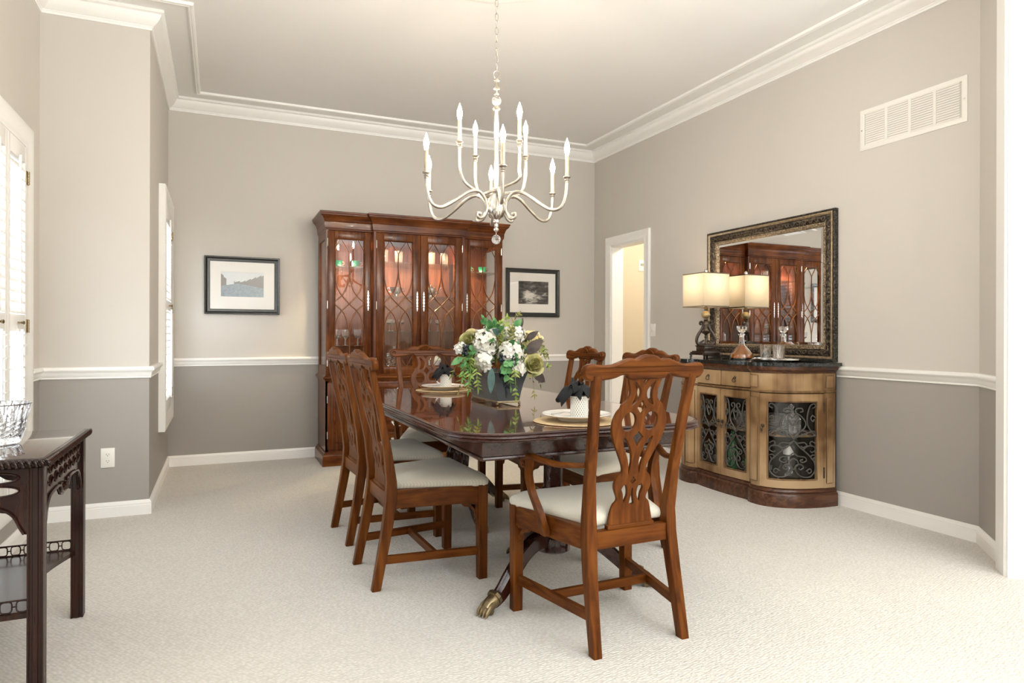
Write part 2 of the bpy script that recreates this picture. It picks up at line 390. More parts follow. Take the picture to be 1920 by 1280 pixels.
KP = [(0, 2.975), (0.010, 2.975), (0.012, 2.988), (0.016, 2.990), (0.017, 2.996), (0.024, 3.000), (0.040, 3.012), (0.056, 3.032), (0.064, 3.052), (0.066, 3.058), (0.074, 3.060), (0.082, 3.064), (0.082, 3.080), (0.080, 3.0849), (0, 3.0849)]
trimrun('trim_5', ROOM, KP)
KP2 = [(0.214, 3.0849), (0.216, 3.070), (0.222, 3.066), (0.228, 3.070), (0.234, 3.066), (0.246, 3.068), (0.250, 3.076), (0.250, 3.0849)]
trimrun('trim_6', ROOM, KP2)
# white strip of ceiling between crown and inner moulding
trimrun('trim_7', ROOM, [(0.07, 3.0848), (0.225, 3.0848), (0.225, 3.0820), (0.07, 3.0820)], plain('ceiling_border_paint', (0.86, 0.85, 0.83), 0.6))
# ceiling medallion over the chandelier
mb = MB(); mb.lathe([(0.0, 0), (0.50, 0), (0.50, -0.010), (0.47, -0.018), (0.44, -0.012), (0.40, -0.020), (0.15, -0.026), (0.12, -0.035), (0.0, -0.035)], (1.32, 3.17, CZ), 48)
tag(mb.build('ceiling_medallion', M['trim']), 'round white plaster medallion on the ceiling above the chandelier', 'ceiling medallion')
# door casing and jamb
CAS = [(0, 0), (0, 0.012), (0.012, 0.018), (0.03, 0.014), (0.06, 0.017), (0.075, 0.024), (0.088, 0.024), (0.092, 0.018), (0.092, 0)]
mb = MB(); mb.mould([(D1, 0), (D1, DZ), (D0, DZ), (D0, 0)], [(-d, h) for d, h in CAS], lambda u, v, h: (RT-h, u, v))
struct(mb.build('trim_8', M['trim']))
mb = MB()
mb.box(RT-0.004, RT+0.13, D1-0.012, D1+0.001, 0, DZ); mb.box(RT-0.004, RT+0.13, D0-0.001, D0+0.012, 0, DZ); mb.box(RT-0.004, RT+0.13, D0, D1, DZ-0.012, DZ+0.001)
struct(mb.build('trim_9', M['trim']))
# casing at the near opening
mb = MB()
for z0, z1 in ((0, CZ),):
    mb.hexa([ang(0.405, -0.16, z0), ang(0.56, -0.16, z0), ang(0.405, 0.03, z0), ang(0.56, 0.03, z0), ang(0.405, -0.16, z1), ang(0.56, -0.16, z1), ang(0.405, 0.03, z1), ang(0.56, 0.03, z1)])
    mb.hexa([ang(0.415, 0.028, z0), ang(0.55, 0.028, z0), ang(0.425, 0.040, z0), ang(0.54, 0.040, z0), ang(0.415, 0.028, z1), ang(0.55, 0.028, z1), ang(0.425, 0.040, z1), ang(0.54, 0.040, z1)])
struct(mb.build('trim_10', M['trim']))

# unseen fill light added to brighten the hall beyond the doorway
l = bpy.data.lights.new('hall_fill_light', 'POINT'); l.energy = 15; l.color = (1.0, 0.90, 0.76); l.shadow_soft_size = 0.12
o = bpy.data.objects.new('hall_fill_light', l); COL.objects.link(o); o.location = (4.5, 5.3, 2.4)

# ------------------------------------------------------------------ windows with plantation shutters
def louvered_window(name, label, x, ya, yb, za, zb, proj, panels, mid, box, low_tilt, up_tilt, pitch):
    """window in a wall at x facing +X: casing frame, glazing, hinged louvre panels"""
    w = thing(name, label, 'window', (0, 0, 0)); w['kind'] = 'structure'
    mb = MB(); pr = [(0, 0), (0, 0.6*proj), (0.02, 0.75*proj), (0.028, 0.70*proj), (0.05, 0.85*proj), (0.07, proj), (box-0.012, proj), (box, 0.85*proj), (box, 0)]
    mb.mould([(ya, za), (yb, za), (yb, zb), (ya, zb)], [(-d, h) for d, h in pr], lambda u, v, h: (x+h, u, v), closed=True)
    # reveal
    for q in ((ya-0.001, ya+0.02, za, zb), (yb-0.02, yb+0.001, za, zb), (ya, yb, za-0.001, za+0.02), (ya, yb, zb-0.02, zb+0.001)):
        mb.box(x-0.12, x+0.01, q[0], q[1], q[2], q[3])
    mb.build('window_frame', M['trim'], w)
    mb = MB(); mb.box(x-0.105, x-0.10, ya, yb, za, zb); mb.build('glazing', M['pane'], w)
    mb = MB()
    for k in range(1, 3): mb.box(x-0.115, x-0.09, ya, yb, za+(zb-za)*k/3-0.012, za+(zb-za)*k/3+0.012)
    for k in range(1, 2*panels//2): mb.box(x-0.115, x-0.09, ya+(yb-ya)*k/panels-0.012, ya+(yb-ya)*k/panels+0.012, za, zb)
    mb.build('muntins', M['trim'], w)
    n = panels; pw = (yb-ya-0.02)/n; xs = x+0.55*proj-0.005
    for i in range(n):
        y0 = ya+0.01+pw*i+0.002; y1 = y0+pw-0.004; t = 0.027; st = 0.040 if pw > 0.3 else 0.034
        mb = MB()
        mb.box(xs-t/2, xs+t/2, y0, y0+st, za+0.01, zb-0.01, 0.002); mb.box(xs-t/2, xs+t/2, y1-st, y1, za+0.01, zb-0.01, 0.002)
        zs = [za+0.01, za+0.10, mid[0], mid[1], zb-0.10, zb-0.01]
        for a, b in ((zs[0], zs[1]), (zs[2], zs[3]), (zs[4], zs[5])): mb.box(xs-t/2, xs+t/2, y0+st, y1-st, a, b, 0.002)
        p = mb.build('shutter_panel', M['shutter'], w)
        mb = MB()
        for lo, hi, tl in ((zs[1], zs[2], low_tilt), (zs[3], zs[4], up_tilt)):
            m = int(round((hi-lo)/pitch)); pz = (hi-lo)/m
            for k in range(m):
                zc = lo+pz*(k+0.5); a = radians(tl); hw = 0.031; th = 0.0035
                prof = [(-hw, 0), (-hw*0.6, th), (hw*0.6, th), (hw, 0), (hw*0.6, -th), (-hw*0.6, -th)]
                mb.rings([[(xs+u*cos(a)-v*sin(a), yy, zc+u*sin(a)+v*cos(a)) for u, v in prof] for yy in (y0+st-0.002, y1-st+0.002)])
        mb.build('louvres', M['shutter'], p)
        mb = MB(); yc = (y0+y1)/2
        for lo, hi, tl in ((zs[1], zs[2], low_tilt), (zs[3], zs[4], up_tilt)):
            xr = xs+0.031*cos(radians(tl))+0.006; mb.box(xr-0.006, xr+0.006, yc-0.006, yc+0.006, lo+0.01, hi+0.012, 0.002)
        mb.build('tilt_rod', M['shutter'], p)
        mb = MB(); ky = y0+0.02 if i % 2 else y1-0.02
        ky = (y0+y1)/2
        mb.lathe([(0.0001, 0), (0.006, 0), (0.005, 0.008), (0.004, 0.014), (0.010, 0.020), (0.011, 0.026), (0.006, 0.030), (0.0001, 0.031)], n=14)
        kb = mb.build('knob', M['brass'], p); kb.rotation_euler = (0, radians(90), 0); kb.location = (xs+t/2, ky, (mid[0]+mid[1])/2)
        hy = y1 if i == n-1 else (y0 if i == 0 else None)
        if hy:
            for hz in (mid[0]+0.03, zb-0.17, za+0.13):
                mb = MB(); mb.box(xs+t/2-0.002, xs+t/2+0.004, hy-0.022, hy+0.022, hz-0.035, hz+0.035, 0.001)
                for q in range(5): mb.cyl((xs+t/2+0.006, hy, hz-0.035+q*0.0142), (xs+t/2+0.006, hy, hz-0.035+q*0.0142+0.0125), 0.006, n=8)
                mb.build('hinge', M['brass'], p)
    return w
louvered_window('window_1', 'wide white plantation shutters in the left wall behind the console table', WN, W0, W1, WZ0, WZ1, 0.03, 5, (1.115, 1.205), 0.115, 30, -56, 0.054)
louvered_window('window_2', 'narrow white boxed shutter window beside the framed city picture', LF, 5.40, 6.085, 0.51, 2.075, 0.048, 1, (1.285, 1.365), 0.10, 26, -52, 0.053)
# ------------------------------------------------------------------ dining chairs (local frame: +Y is the front)
PZ = [0, .12, .25, .38, .46, .60, .80, .97, 1.03]
PY = [-.235, -.212, -.187, -.167, -.165, -.184, -.225, -.262, -.272]
PX = [.186, .183, .179, .173, .172, .180, .190, .202, .205]
def yb(z): return lerp(z, PZ, PY)
def mir(pts): return pts+[(-x, z) for x, z in reversed(pts) if abs(x) > 1e-6]
SP_OUT = [(.072,.962),(.062,.93),(.055,.905),(.057,.887),(.068,.872),(.084,.859),(.087,.849),(.100,.834),(.111,.808),(.113,.780),(.107,.752),(.095,.72),(.080,.693),(.064,.662),(.051,.634),(.049,.612),(.066,.598),(.075,.579),(.077,.563),(.072,.545),(.062,.522),(.062,.508),(.075,.495),(.083,.472),(.090,.44),(.092,.410)]
SP_SYM = [[(0,.925),(.024,.958),(.020,.967),(0,.973)], [(0,.820),(.022,.847),(0,.877)], [(0,.702),(.025,.741),(0,.765)], [(0,.563),(.017,.578),(0,.597)], [(0,.489),(.013,.493),(.006,.525),(.005,.550),(0,.556)]]
SP_R = [[(.046,.944),(.034,.938),(.014,.915),(.010,.895),(.018,.873),(.035,.858),(.047,.855),(.046,.868),(.038,.886),(.037,.908),(.043,.926)],
        [(.066,.741),(.053,.740),(.031,.712),(.019,.681),(.014,.648),(.020,.607),(.025,.605),(.030,.643),(.041,.674),(.056,.703)],
        [(.036,.568),(.027,.565),(.020,.549),(.019,.523),(.033,.497),(.038,.510),(.041,.532),(.048,.551)]]
CREST = [(0,1.030),(.020,1.028),(.040,1.020),(.054,1.014),(.070,1.017),(.090,1.015),(.120,1.004),(.150,.995),(.190,.995),(.222,1.000),(.242,.995),(.249,.981),(.244,.965),(.230,.955),(.205,.954),(.170,.957),(.135,.962),(.110,.971),(.095,.974),(.082,.969),(.072,.958),(.036,.958)]
def make_chair(name, label, group, arms):
    t = thing(name, label, 'chair', group=group); fw = .262 if arms else .232
    mv, mh, my = M['chair_v'], M['chair_h'], M['chair_y']
    for sx in (-1, 1):
        rs = []
        for z in (0, .06, .12, .19, .25, .32, .38, .42, .46, .53, .60, .70, .80, .90, .965):
            w = lerp(z, [0, .25, .40, .6, .97], [.017, .020, .022, .0175, .0165]); d = lerp(z, [0, .25, .40, .6, .97], [.019, .022, .024, .0165, .0125])
            rs.append((z, sx*lerp(z, PZ, PX), yb(z), w, d))
        mb = MB(); mb.post(rs, 0.003); mb.build('rear_leg', mv, t)
    for sx in (-1, 1):
        mb = MB(); mb.post([(0, sx*(fw+.002), .240, .0205, .0205), (.30, sx*fw, .240, .022, .022), (.425, sx*fw, .240, .023, .023)], .003); mb.build('front_leg', mv, t)
    # seat rails
    def rail(nm, p, q, th, z0, z1, m):
        a, b = Vector(p), Vector(q); d = (b-a).normalized(); n = Vector((-d.y, d.x))*th/2; mb = MB()
        mb.hexa([(a.x-n.x, a.y-n.y, z0), (b.x-n.x, b.y-n.y, z0), (a.x+n.x, a.y+n.y, z0), (b.x+n.x, b.y+n.y, z0), (a.x-n.x, a.y-n.y, z1), (b.x-n.x, b.y-n.y, z1), (a.x+n.x, a.y+n.y, z1), (b.x+n.x, b.y+n.y, z1)])
        return mb.build(nm, m, t)
    rail('seat_rail', (-fw+.015, .243), (fw-.015, .243), .030, .345, .424, mh)
    rail('seat_rail', (-.165, -.166), (.165, -.166), .034, .347, .408, mh)
    for sx in (-1, 1): rail('seat_rail', (sx*.173, -.16), (sx*(fw+.002), .235), .030, .345, .424, my)
    # stretchers
    for sx in (-1, 1): rail('stretcher', (sx*.180, -.205), (sx*(fw-.001), .235), .020, .108, .142, my)
    rail('stretcher', (-.215, .03), (.215, .03), .018, .108, .140, mh)
    # pierced corner brackets under the rails
    for sx in (-1, 1):
        mb = MB(); X0 = sx*(fw-.02)
        o1 = spline([(0,.346),(.072,.346),(.066,.330),(.045,.326),(.030,.316),(.020,.300),(.016,.282),(0,.268)], 3); h1 = [(.010,.336),(.040,.338),(.026,.326),(.012,.305)]
        mb.fill2d([o1, h1], .010, lambda u, v, h: (X0-sx*u, .245+h, v)); mb.build('corner_bracket', mh, t)
        mb = MB(); mb.fill2d([o1, h1], .010, lambda u, v, h: (sx*(fw+.002)-sx*.04*u/.2+h, .222-u, v)); mb.build('corner_bracket', mh, t)
    # upholstered seat
    mb = MB(); n = 16; rs = []
    def edge(k):
        # outline of the trapezoid seat, rounded
        wr, wf, y0, y1 = .158, fw+.026, -.150, .272
        return (wr, wf, y0, y1)
    wr, wf, y0, y1 = edge(0)
    pts = []
    for (cx, cy, a0, r) in ((wf-.03, y1-.03, 0, .03), (-wf+.03, y1-.03, pi/2, .03), (-wr+.012, y0+.012, pi, .012), (wr-.012, y0+.012, 3*pi/2, .012)):
        for k in range(5): a = a0+pi/2*k/4; pts.append((cx+r*cos(a), cy+r*sin(a)))
    dense = []
    for i in range(len(pts)):
        a, b = pts[i], pts[(i+1) % len(pts)]; L_ = sqrt((a[0]-b[0])**2+(a[1]-b[1])**2); m_ = max(1, int(L_/.03))
        for k in range(m_): dense.append((a[0]+(b[0]-a[0])*k/m_, a[1]+(b[1]-a[1])*k/m_))
    cx0, cy0 = 0, .075
    for s_, z in ((.985,.420),(1.0,.428),(1.005,.437),(1.0,.446),(.985,.453),(.94,.462),(.85,.472),(.70,.481),(.5,.486),(.25,.489),(.02,.490)):
        rs.append([(cx0+(x-cx0)*s_, cy0+(y-cy0)*s_, z) for x, y in dense])
    mb.rings(rs); mb.build('seat', M['seat'], t, ang=80)
    # pierced splat
    outl = [spline(mir(SP_OUT), 3, True)]
    outl = [[p for p in spline(SP_OUT, 3)]]; outl[0] = outl[0]+[(-x, z) for x, z in reversed(outl[0])]
    for h_ in SP_SYM:
        r_ = h_; outl.append(r_+[(-x, z) for x, z in reversed(r_) if x > 1e-6])
    for h_ in SP_R:
        c_ = spline(h_, 3, True); outl.append(c_); outl.append([(-x, z) for x, z in c_])
    for sx in (-1, 1): outl.append([(sx*(.047+.032*cos(a)), .798+.037*sin(a)) for a in [2*pi*k/20 for k in range(20)]])
    mb = MB(); mb.fill2d(outl, .014, lambda u, v, h: (u, yb(v)+h, v), .0025); sp = mb.build('splat', mv, t, ang=50)
    mb = MB(); mb.box(-.10, .10, -.178, -.152, .406, .424, .004); mb.build('splat_shoe', mh, t)
    # crest rail with carved shell and scrolled ears
    c1 = spline(CREST, 3); outc = c1+[(-x, z) for x, z in reversed(c1) if x > 1e-6]
    mb = MB(); mb.fill2d([outc], .028, lambda u, v, h: (u, yb(v)-.004+h+.012*(abs(u)/.25)**2, v), .007); cr = mb.build('crest_rail', mh, t, ang=50)
    mb = MB()
    for k in range(9):
        a = radians(-64+16*k); L_ = .046+.004*cos(a)
        p0 = (.008*sin(a), yb(.975)+.012, .972+.006*cos(a)); p1 = (L_*1.1*sin(a), yb(1.0)+.016, .972+L_*cos(a)*1.06)
        mb.tube([p0, p1], [.0025, .0062], 8)
    mb.tube([(.058*sin(radians(-78+13*k)), yb(1.0)+.015, .971+.054*cos(radians(-78+13*k))) for k in range(13)], .004, 6)
    mb.build('carved_shell', mh, cr)
    for sx in (-1, 1):
        mb = MB(); mb.tube([(sx*(.226+(.015-.0022*k)*cos(.75*k)), yb(.978)+.021, .977+(.015-.0022*k)*sin(.75*k)) for k in range(7)], .004, 6); mb.build('scroll', mh, cr)
    if arms:
        for sx in (-1, 1):
            pth = spline([(.196,-.186,.648),(.214,-.130,.640),(.240,-.060,.634),(.268,.005,.640),(.288,.050,.648),(.297,.085,.642),(.299,.105,.622),(.299,.095,.606),(.299,.082,.610)], 5)
            rr = [lerp(i/(len(pth)-1), [0, .5, .7, .85, 1], [.014, .017, .019, .014, .009]) for i in range(len(pth))]
            mb = MB(); mb.tube([(sx*x, y, z) for x, y, z in pth], rr, 12, flat=.72); ar = mb.build('arm', my, t, ang=60)
            pth = spline([(.243,.030,.352),(.248,.028,.375),(.256,.030,.405),(.264,.046,.450),(.276,.075,.510),(.286,.082,.570),(.291,.066,.625),(.292,.058,.640)], 5)
            rs = []
            for i, (x, y, z) in enumerate(pth):
                q = i/(len(pth)-1); hd = lerp(q, [0, .12, .3, .6, 1], [.016, .023, .021, .014, .013]); hw = .012
                rs.append([(sx*x+hw, y-hd, z), (sx*x+hw, y+hd, z), (sx*x-hw, y+hd, z), (sx*x-hw, y-hd, z)])
            mb = MB(); mb.rings(rs); mb.build('arm_support', mv, t, ang=50)
    return t
G1 = 'dining chairs around the table'
side = make_chair('side_chair', 'near side chair at left of table, cushion corner under the tabletop', G1, False)
side.location = (.847, 3.04, 0); side.rotation_euler = (0, 0, radians(-88.3))
side['label'] = 'mahogany side chair without arms at left of table, the one nearer the camera'
dup(side, (.848, 3.715, 0), radians(-87.2), 'mahogany side chair without arms at left of table, the one nearer the cabinet', G1)
dup(side, (1.866, 3.673, 0), radians(86.3), 'mahogany side chair at right of table, farther one in front of the doorway', G1)
dup(side, (1.893, 3.011, 0), radians(89), 'mahogany side chair at right of table, seen through the near armchair back', G1)
armc = make_chair('armchair', 'mahogany armchair at the near end of table seen from behind', G1, True)
armc.location = (1.362, 2.195, 0); armc.rotation_euler = (0, 0, radians(1))
dup(armc, (1.346, 4.363, 0), radians(177.5), 'mahogany armchair at the far end of table facing the camera', G1)

# ------------------------------------------------------------------ dining table
TX, TY, THX, THY, TZ = 1.327, 3.222, .562, 1.067, .752
tb = thing('dining_table', 'long glossy mahogany pedestal dining table in the middle of the room', 'table', (TX, TY, 0))
mb = MB(); tp = rrect(-THX, THX, -THY, THY, .21, 12)
prof = [(-.012, .7515), (-.004, .752), (0, .750), (.003, .746), (.0005, .7425), (.005, .739), (.0065, .735), (.0025, .7315), (.006, .728), (.006, .724), (0, .720), (-.015, .717), (-.05, .716)]
mb.mould(tp, [(-d, h) for d, h in prof], XYZ, closed=True); mb.build('table_edge', M['table_y'], tb)
mb = MB()
for y0, y1, first, last in ((-THY, -.42, 1, 0), (-.42, .42, 0, 0), (.42, THY, 0, 1)):
    inner = [(x*(THX-.011)/THX, y*(THY-.011)/THY) for x, y in tp]
    seg = [p for p in inner if y0-1e-6 <= p[1] <= y1+1e-6]
    if first: seg = [(THX-.011, y1-.0006)]+[(-THX+.011, y1-.0006)]+[p for p in inner[::1] if p[1] < y1 and p[0] < 0 and p[1] < -.4]+[p for p in inner if p[1] < y1 and p[0] >= 0 and p[1] < -.4]
    elif last: seg = [(-THX+.011, y0+.0006), (THX-.011, y0+.0006)]+[p for p in inner if p[1] > .4 and p[0] >= 0]+[p for p in inner if p[1] > .4 and p[0] < 0]
    else: seg = [(-THX+.011, y0), (THX-.011, y0), (THX-.011, y1), (-THX+.011, y1)]
    mb.extr(seg, XYZ, .717, .7516)
mb.build('tabletop', M['table_top'], tb)
mb = MB(); ax, ay = THX-.117, THY-.110
mb.box(-ax, ax, -ay, ay, .642, .7165)
mb.mould(rrect(-ax, ax, -ay, ay, .004, 1), [(-d, h) for d, h in [(0, .640), (.008, .640), (.010, .646), (.008, .652), (0, .654)]], XYZ, closed=True)
mb.build('apron', M['table_y'], tb)
def reed(nf, dep):
    return lambda a, z: 1-dep*(0.5+0.5*cos(nf*a))
for py, angs in ((-.625, (205, -25, 90)), (.66, (155, 25, -90))):
    mb = MB(); c = (.02, py, 0)
    mb.lathe([(.10, .642), (.10, .628), (.052, .622), (.044, .600), (.042, .52), (.043, .44), (.050, .432), (.055, .425), (.050, .418)], c, 28)
    mb.build('pedestal_column', M['table_y'], tb)
    mb = MB(); mb.lathe([(.050, .420), (.060, .412), (.070, .385), (.074, .350), (.070, .300), (.058, .262), (.052, .250)], c, 72, rad=reed(18, .07)); mb.build('reeded_bulb', M['table_y'], tb)
    mb = MB(); mb.lathe([(.053, .255), (.066, .250), (.070, .242), (.066, .234), (.072, .228), (.076, .215), (.076, .165), (.06, .155), (.03, .150), (.0, .148)], c, 28); mb.build('pedestal_block', M['table_y'], tb)
    for a in angs:
        a = radians(a); dx, dy = cos(a), sin(a)
        pth = spline([(.05, .215), (.12, .222), (.20, .190), (.28, .125), (.345, .066), (.395, .045)], 6)
        rs = []
        for i, (r, z) in enumerate(pth):
            q = i/(len(pth)-1); w = .026-.007*q; hh = .034-.012*q
            j = min(i+1, len(pth)-1); k = max(i-1, 0); tr, tz = pth[j][0]-pth[k][0], pth[j][1]-pth[k][1]; n_ = sqrt(tr*tr+tz*tz); nr, nz = -tz/n_, tr/n_
            ring = []
            for u, v in ((-1, -1), (1, -1), (1, .8), (.72, 1), (.6, .8), (.3, 1), (.0, .8), (-.3, 1), (-.6, .8), (-.72, 1), (-1, .8)):
                rr = r+nr*v*hh; zz = z+nz*v*hh; ring.append((c[0]+dx*rr-dy*u*w, c[1]+dy*rr+dx*u*w, max(.004, zz)))
            rs.append(ring)
        mb = MB(); mb.rings(rs); lg = mb.build('leg', M['table_y'], tb, ang=25)
        mb = MB()
        def P(r, s, z): return (c[0]+dx*r-dy*s, c[1]+dy*r+dx*s, z)
        mb.tube([P(.372, 0, .062), P(.384, 0, .056)], [.034, .034], 10)
        mb.tube([P(.38, 0, .052), P(.405, 0, .042), P(.430, 0, .026), P(.440, 0, .018)], [.029, .028, .024, .010], 12)
        for s in (-.021, -.007, .007, .021):
            mb.tube([P(.405, s*.8, .052), P(.425, s, .040), P(.445, s*1.1, .022), P(.452, s*1.1, .009)], [.009, .0095, .0085, .006], 8)
            mb.tube([P(.449, s*1.1, .012), P(.460, s*1.12, .003)], [.005, .001], 6)
        mb.cyl(P(.41, -.014, .014), P(.41, .014, .014), .0135, n=12)
        mb.build('brass_paw', M['brass'], lg)

# ------------------------------------------------------------------ place settings
def pat_disc(name, base, line, r1, r2, sides):
    m, nt, b = nmat(name); N = nt.nodes.new; L = nt.links.new
    tc = N('ShaderNodeTexCoord'); sp = N('ShaderNodeSeparateXYZ'); L(tc.outputs['Object'], sp.inputs[0])
    at = N('ShaderNodeMath'); at.operation = 'ARCTAN2'; L(sp.outputs[1], at.inputs[0]); L(sp.outputs[0], at.inputs[1])
    ln = N('ShaderNodeVectorMath'); ln.operation = 'LENGTH'
    cx = N('ShaderNodeCombineXYZ'); L(sp.outputs[0], cx.inputs[0]); L(sp.outputs[1], cx.inputs[1]); L(cx.outputs[0], ln.inputs[0])
    def mth(op, a, bb=None):
        n = N('ShaderNodeMath'); n.operation = op
        for i, q in enumerate((a, bb)):
            if q is None: continue
            if isinstance(q, (int, float)): n.inputs[i].default_value = q
            else: L(q, n.inputs[i])
        return n.outputs[0]
    mult = mth('MULTIPLY', mth('SUBTRACT', mth('FRACT', mth('MULTIPLY', at.outputs[0], sides/(2*pi))), 0.5), 2*pi/sides)
    rr = mth('MULTIPLY', ln.outputs['Value'], mth('COSINE', mult))
    tot = None
    for ra, w in ((r1, .0016), (r1-.006, .0007), (r2, .0008)):
        k = mth('LESS_THAN', mth('ABSOLUTE', mth('SUBTRACT', rr if ra > r2 else ln.outputs['Value'], ra)), w)
        tot = k if tot is None else mth('MAXIMUM', tot, k)
    up = mth('GREATER_THAN', sp.outputs[2], .004); tot = mth('MULTIPLY', tot, up)
    mx = N('ShaderNodeMix'); mx.data_type = 'RGBA'; mx.inputs[6].default_value = C(*base); mx.inputs[7].default_value = C(*line); L(tot, mx.inputs[0]); L(mx.outputs[2], b.inputs['Base Color'])
    setp(b, Roughness=.15, Coat_Weight=.5, Coat_Roughness=.05); return m
M['plate'] = pat_disc('banded_china', (.88, .86, .82), (.03, .03, .03), .098, .062, 8)
def lattice():
    m, nt, b = nmat('lattice_china'); N = nt.nodes.new; L = nt.links.new
    tc = N('ShaderNodeTexCoord'); sp = N('ShaderNodeSeparateXYZ'); L(tc.outputs['Object'], sp.inputs[0])
    def mth(op, a, bb=None):
        n = N('ShaderNodeMath'); n.operation = op
        for i, q in enumerate((a, bb)):
            if q is None: continue
            if isinstance(q, (int, float)): n.inputs[i].default_value = q
            else: L(q, n.inputs[i])
        return n.outputs[0]
    ang_ = mth('ARCTAN2', sp.outputs[1], sp.outputs[0]); u = mth('MULTIPLY', ang_, 22/(2*pi)); v = mth('MULTIPLY', sp.outputs[2], 62.0)
    a = mth('ABSOLUTE', mth('SUBTRACT', mth('FRACT', mth('ADD', mth('ADD', u, v), 50)), .5)); c2 = mth('ABSOLUTE', mth('SUBTRACT', mth('FRACT', mth('ADD', mth('SUBTRACT', u, v), 50)), .5))
    l1 = mth('LESS_THAN', mth('MINIMUM', a, c2), .065); dots = mth('LESS_THAN', mth('ADD', a, c2), .24)
    k = mth('MAXIMUM', mth('MULTIPLY', l1, .62), dots)
    band = mth('GREATER_THAN', sp.outputs[2], .088); k = mth('MAXIMUM', mth('MULTIPLY', k, mth('LESS_THAN', sp.outputs[2], .083)), band)
    mx = N('ShaderNodeMix'); mx.data_type = 'RGBA'; mx.inputs[6].default_value = C(.88, .85, .78); mx.inputs[7].default_value = C(.05, .045, .04); L(k, mx.inputs[0]); L(mx.outputs[2], b.inputs['Base Color'])
    setp(b, Roughness=.15, Coat_Weight=.5); return m
M['lattice'] = lattice()
M['placemat'] = plain('woven_tan_mat', (.50, .36, .20), .6, bump=.8, bscale=260, var=.12, vscale=90)
def place_setting(x, y, where, hand):
    z = TZ
    mb = MB(); mb.lathe([(.0, 0), (.172, 0), (.176, .002), (.172, .0045), (.0, .0045)], n=64); o = mb.build('placemat', M['placemat'], loc=(x, y, z)); tag(o, 'round woven tan placemat under the plate ' + where, 'placemat', 'round placemats')
    mb = MB(); mb.lathe([(.0, .003), (.060, .003), (.072, .000), (.076, .004), (.085, .012), (.120, .020), (.1395, .0265), (.1405, .0285), (.139, .030), (.122, .0245), (.095, .0205), (.080, .0125), (.07, .0105), (.0, .0100)], n=64)
    o = mb.build('dinner_plate', M['plate'], loc=(x, y, z+.0045), ang=60); tag(o, 'white dinner plate with black banded rim ' + where, 'plate', 'dinner plates')
    mz = z+.0145
    t = thing('mug', 'white lattice patterned mug standing on the plate ' + where, 'mug', (x+.02, y+.01, mz), 0, 'lattice mugs')
    mb = MB(); mb.lathe([(.0, 0), (.034, 0), (.037, .003), (.0375, .092), (.0375, .094), (.035, .094), (.0345, .006), (.0, .006)], n=40); mb.build('mug_body', M['lattice'], t, ang=50)
    mb = MB(); a = hand
    mb.tube([(cos(a)*r, sin(a)*r, zz) for r, zz in spline([(.036, .074), (.050, .080), (.062, .068), (.062, .050), (.052, .034), (.036, .026)], 5)], .0045, 8); mb.build('handle', M['china'], t)
    # black napkin: broad soft folds spilling over the rim
    mb = MB()
    for k, (a0, wd, rch, up, dr) in enumerate(((160, 2.2, .090, .036, .050), (205, 1.9, .056, .050, .016), (60, 2.0, .064, .042, .034), (-20, 2.1, .066, .036, .042), (110, 1.7, .046, .058, .0), (-95, 2.0, .056, .040, .028), (250, 1.8, .040, .054, .0))):
        a0 = radians(a0)+hand*.15; rows = []; nn = 9
        for i in range(nn+1):
            q = i/nn; r = .006+(rch-.006)*(q**.85); zz = .070+(.026+up)*sin(min(1, q*1.7)*pi/2)-dr*max(0, q-.45)**1.3*2.6
            row = []
            for j in range(9):
                u = j/8-.5; half = wd*(.35+.65*sin(pi*min(1, .15+q*.75)))*(1-.45*q**3)
                rr = r*(1+.10*cos(u*7+k*2)); t_ = a0+u*half
                row.append((rr*cos(t_), rr*sin(t_), zz+.010*sin(u*8+k*1.7)*q-.020*(2*abs(u))**2*q))
            rows.append(row)
        V_ = [[mb.v(q_) for q_ in row] for row in rows]
        for i in range(nn):
            for j in range(8): mb.f([V_[i][j], V_[i][j+1], V_[i+1][j+1], V_[i+1][j]])
    mb.lathe([(.033, .09), (.03, .1), (.02, .108), (.0, .11)], n=20)
    o = mb.build('napkin', M['black_cloth'], loc=(x+.02, y+.01, mz), ang=180, weld=True); o.modifiers.new('s', 'SOLIDIFY').thickness = .0015
    tag(o, 'black cloth napkin tucked in the mug ' + where, 'napkin', 'black napkins')
place_setting(1.332, 2.365, 'nearest the camera', radians(-24))
place_setting(1.303, 4.030, 'at the far end of the table', radians(156))

# ------------------------------------------------------------------ china cabinet (local: x along the wall from its centre, y = 0 at the wall, front towards -y)
CX, CBY = 1.62, 6.185
cab = thing('china_cabinet', 'tall mahogany breakfront china cabinet with glazed doors against the back wall', 'china cabinet', (CX, CBY, 0))
HW, XB = .805, .412           # half width, centre bay half width
YF, YC = -.465, -.510         # wing front, centre front
cv, ch = M['cab_v'], M['cab_h']
def front_path(o, bk=-.002):   # plan outline, left back -> front -> right back, offset outwards by o
    return [(-HW-o, bk), (-HW-o, YF-o), (-XB-o, YF-o), (-XB-o, YC-o), (XB+o, YC-o), (XB+o, YF-o), (HW+o, YF-o), (HW+o, bk)]
def ring_mould(name, prof, mat=ch, par=cab):
    mb = MB(); rs = []
    pth = front_path(0)
    mb.mould(pth, [(-d, h) for d, h in prof], XYZ); return mb.build(name, mat, par, ang=30)
ring_mould('plinth', [(-.02, 0), (.028, 0), (.028, .085), (.024, .092), (.018, .100), (.012, .106), (.010, .115), (0, .120), (-.02, .120)])
ring_mould('waist_moulding', [(-.02, .712), (0, .712), (.006, .716), (.010, .726), (.022, .732), (.024, .742), (.020, .750), (.008, .756), (0, .765), (-.02, .765)])
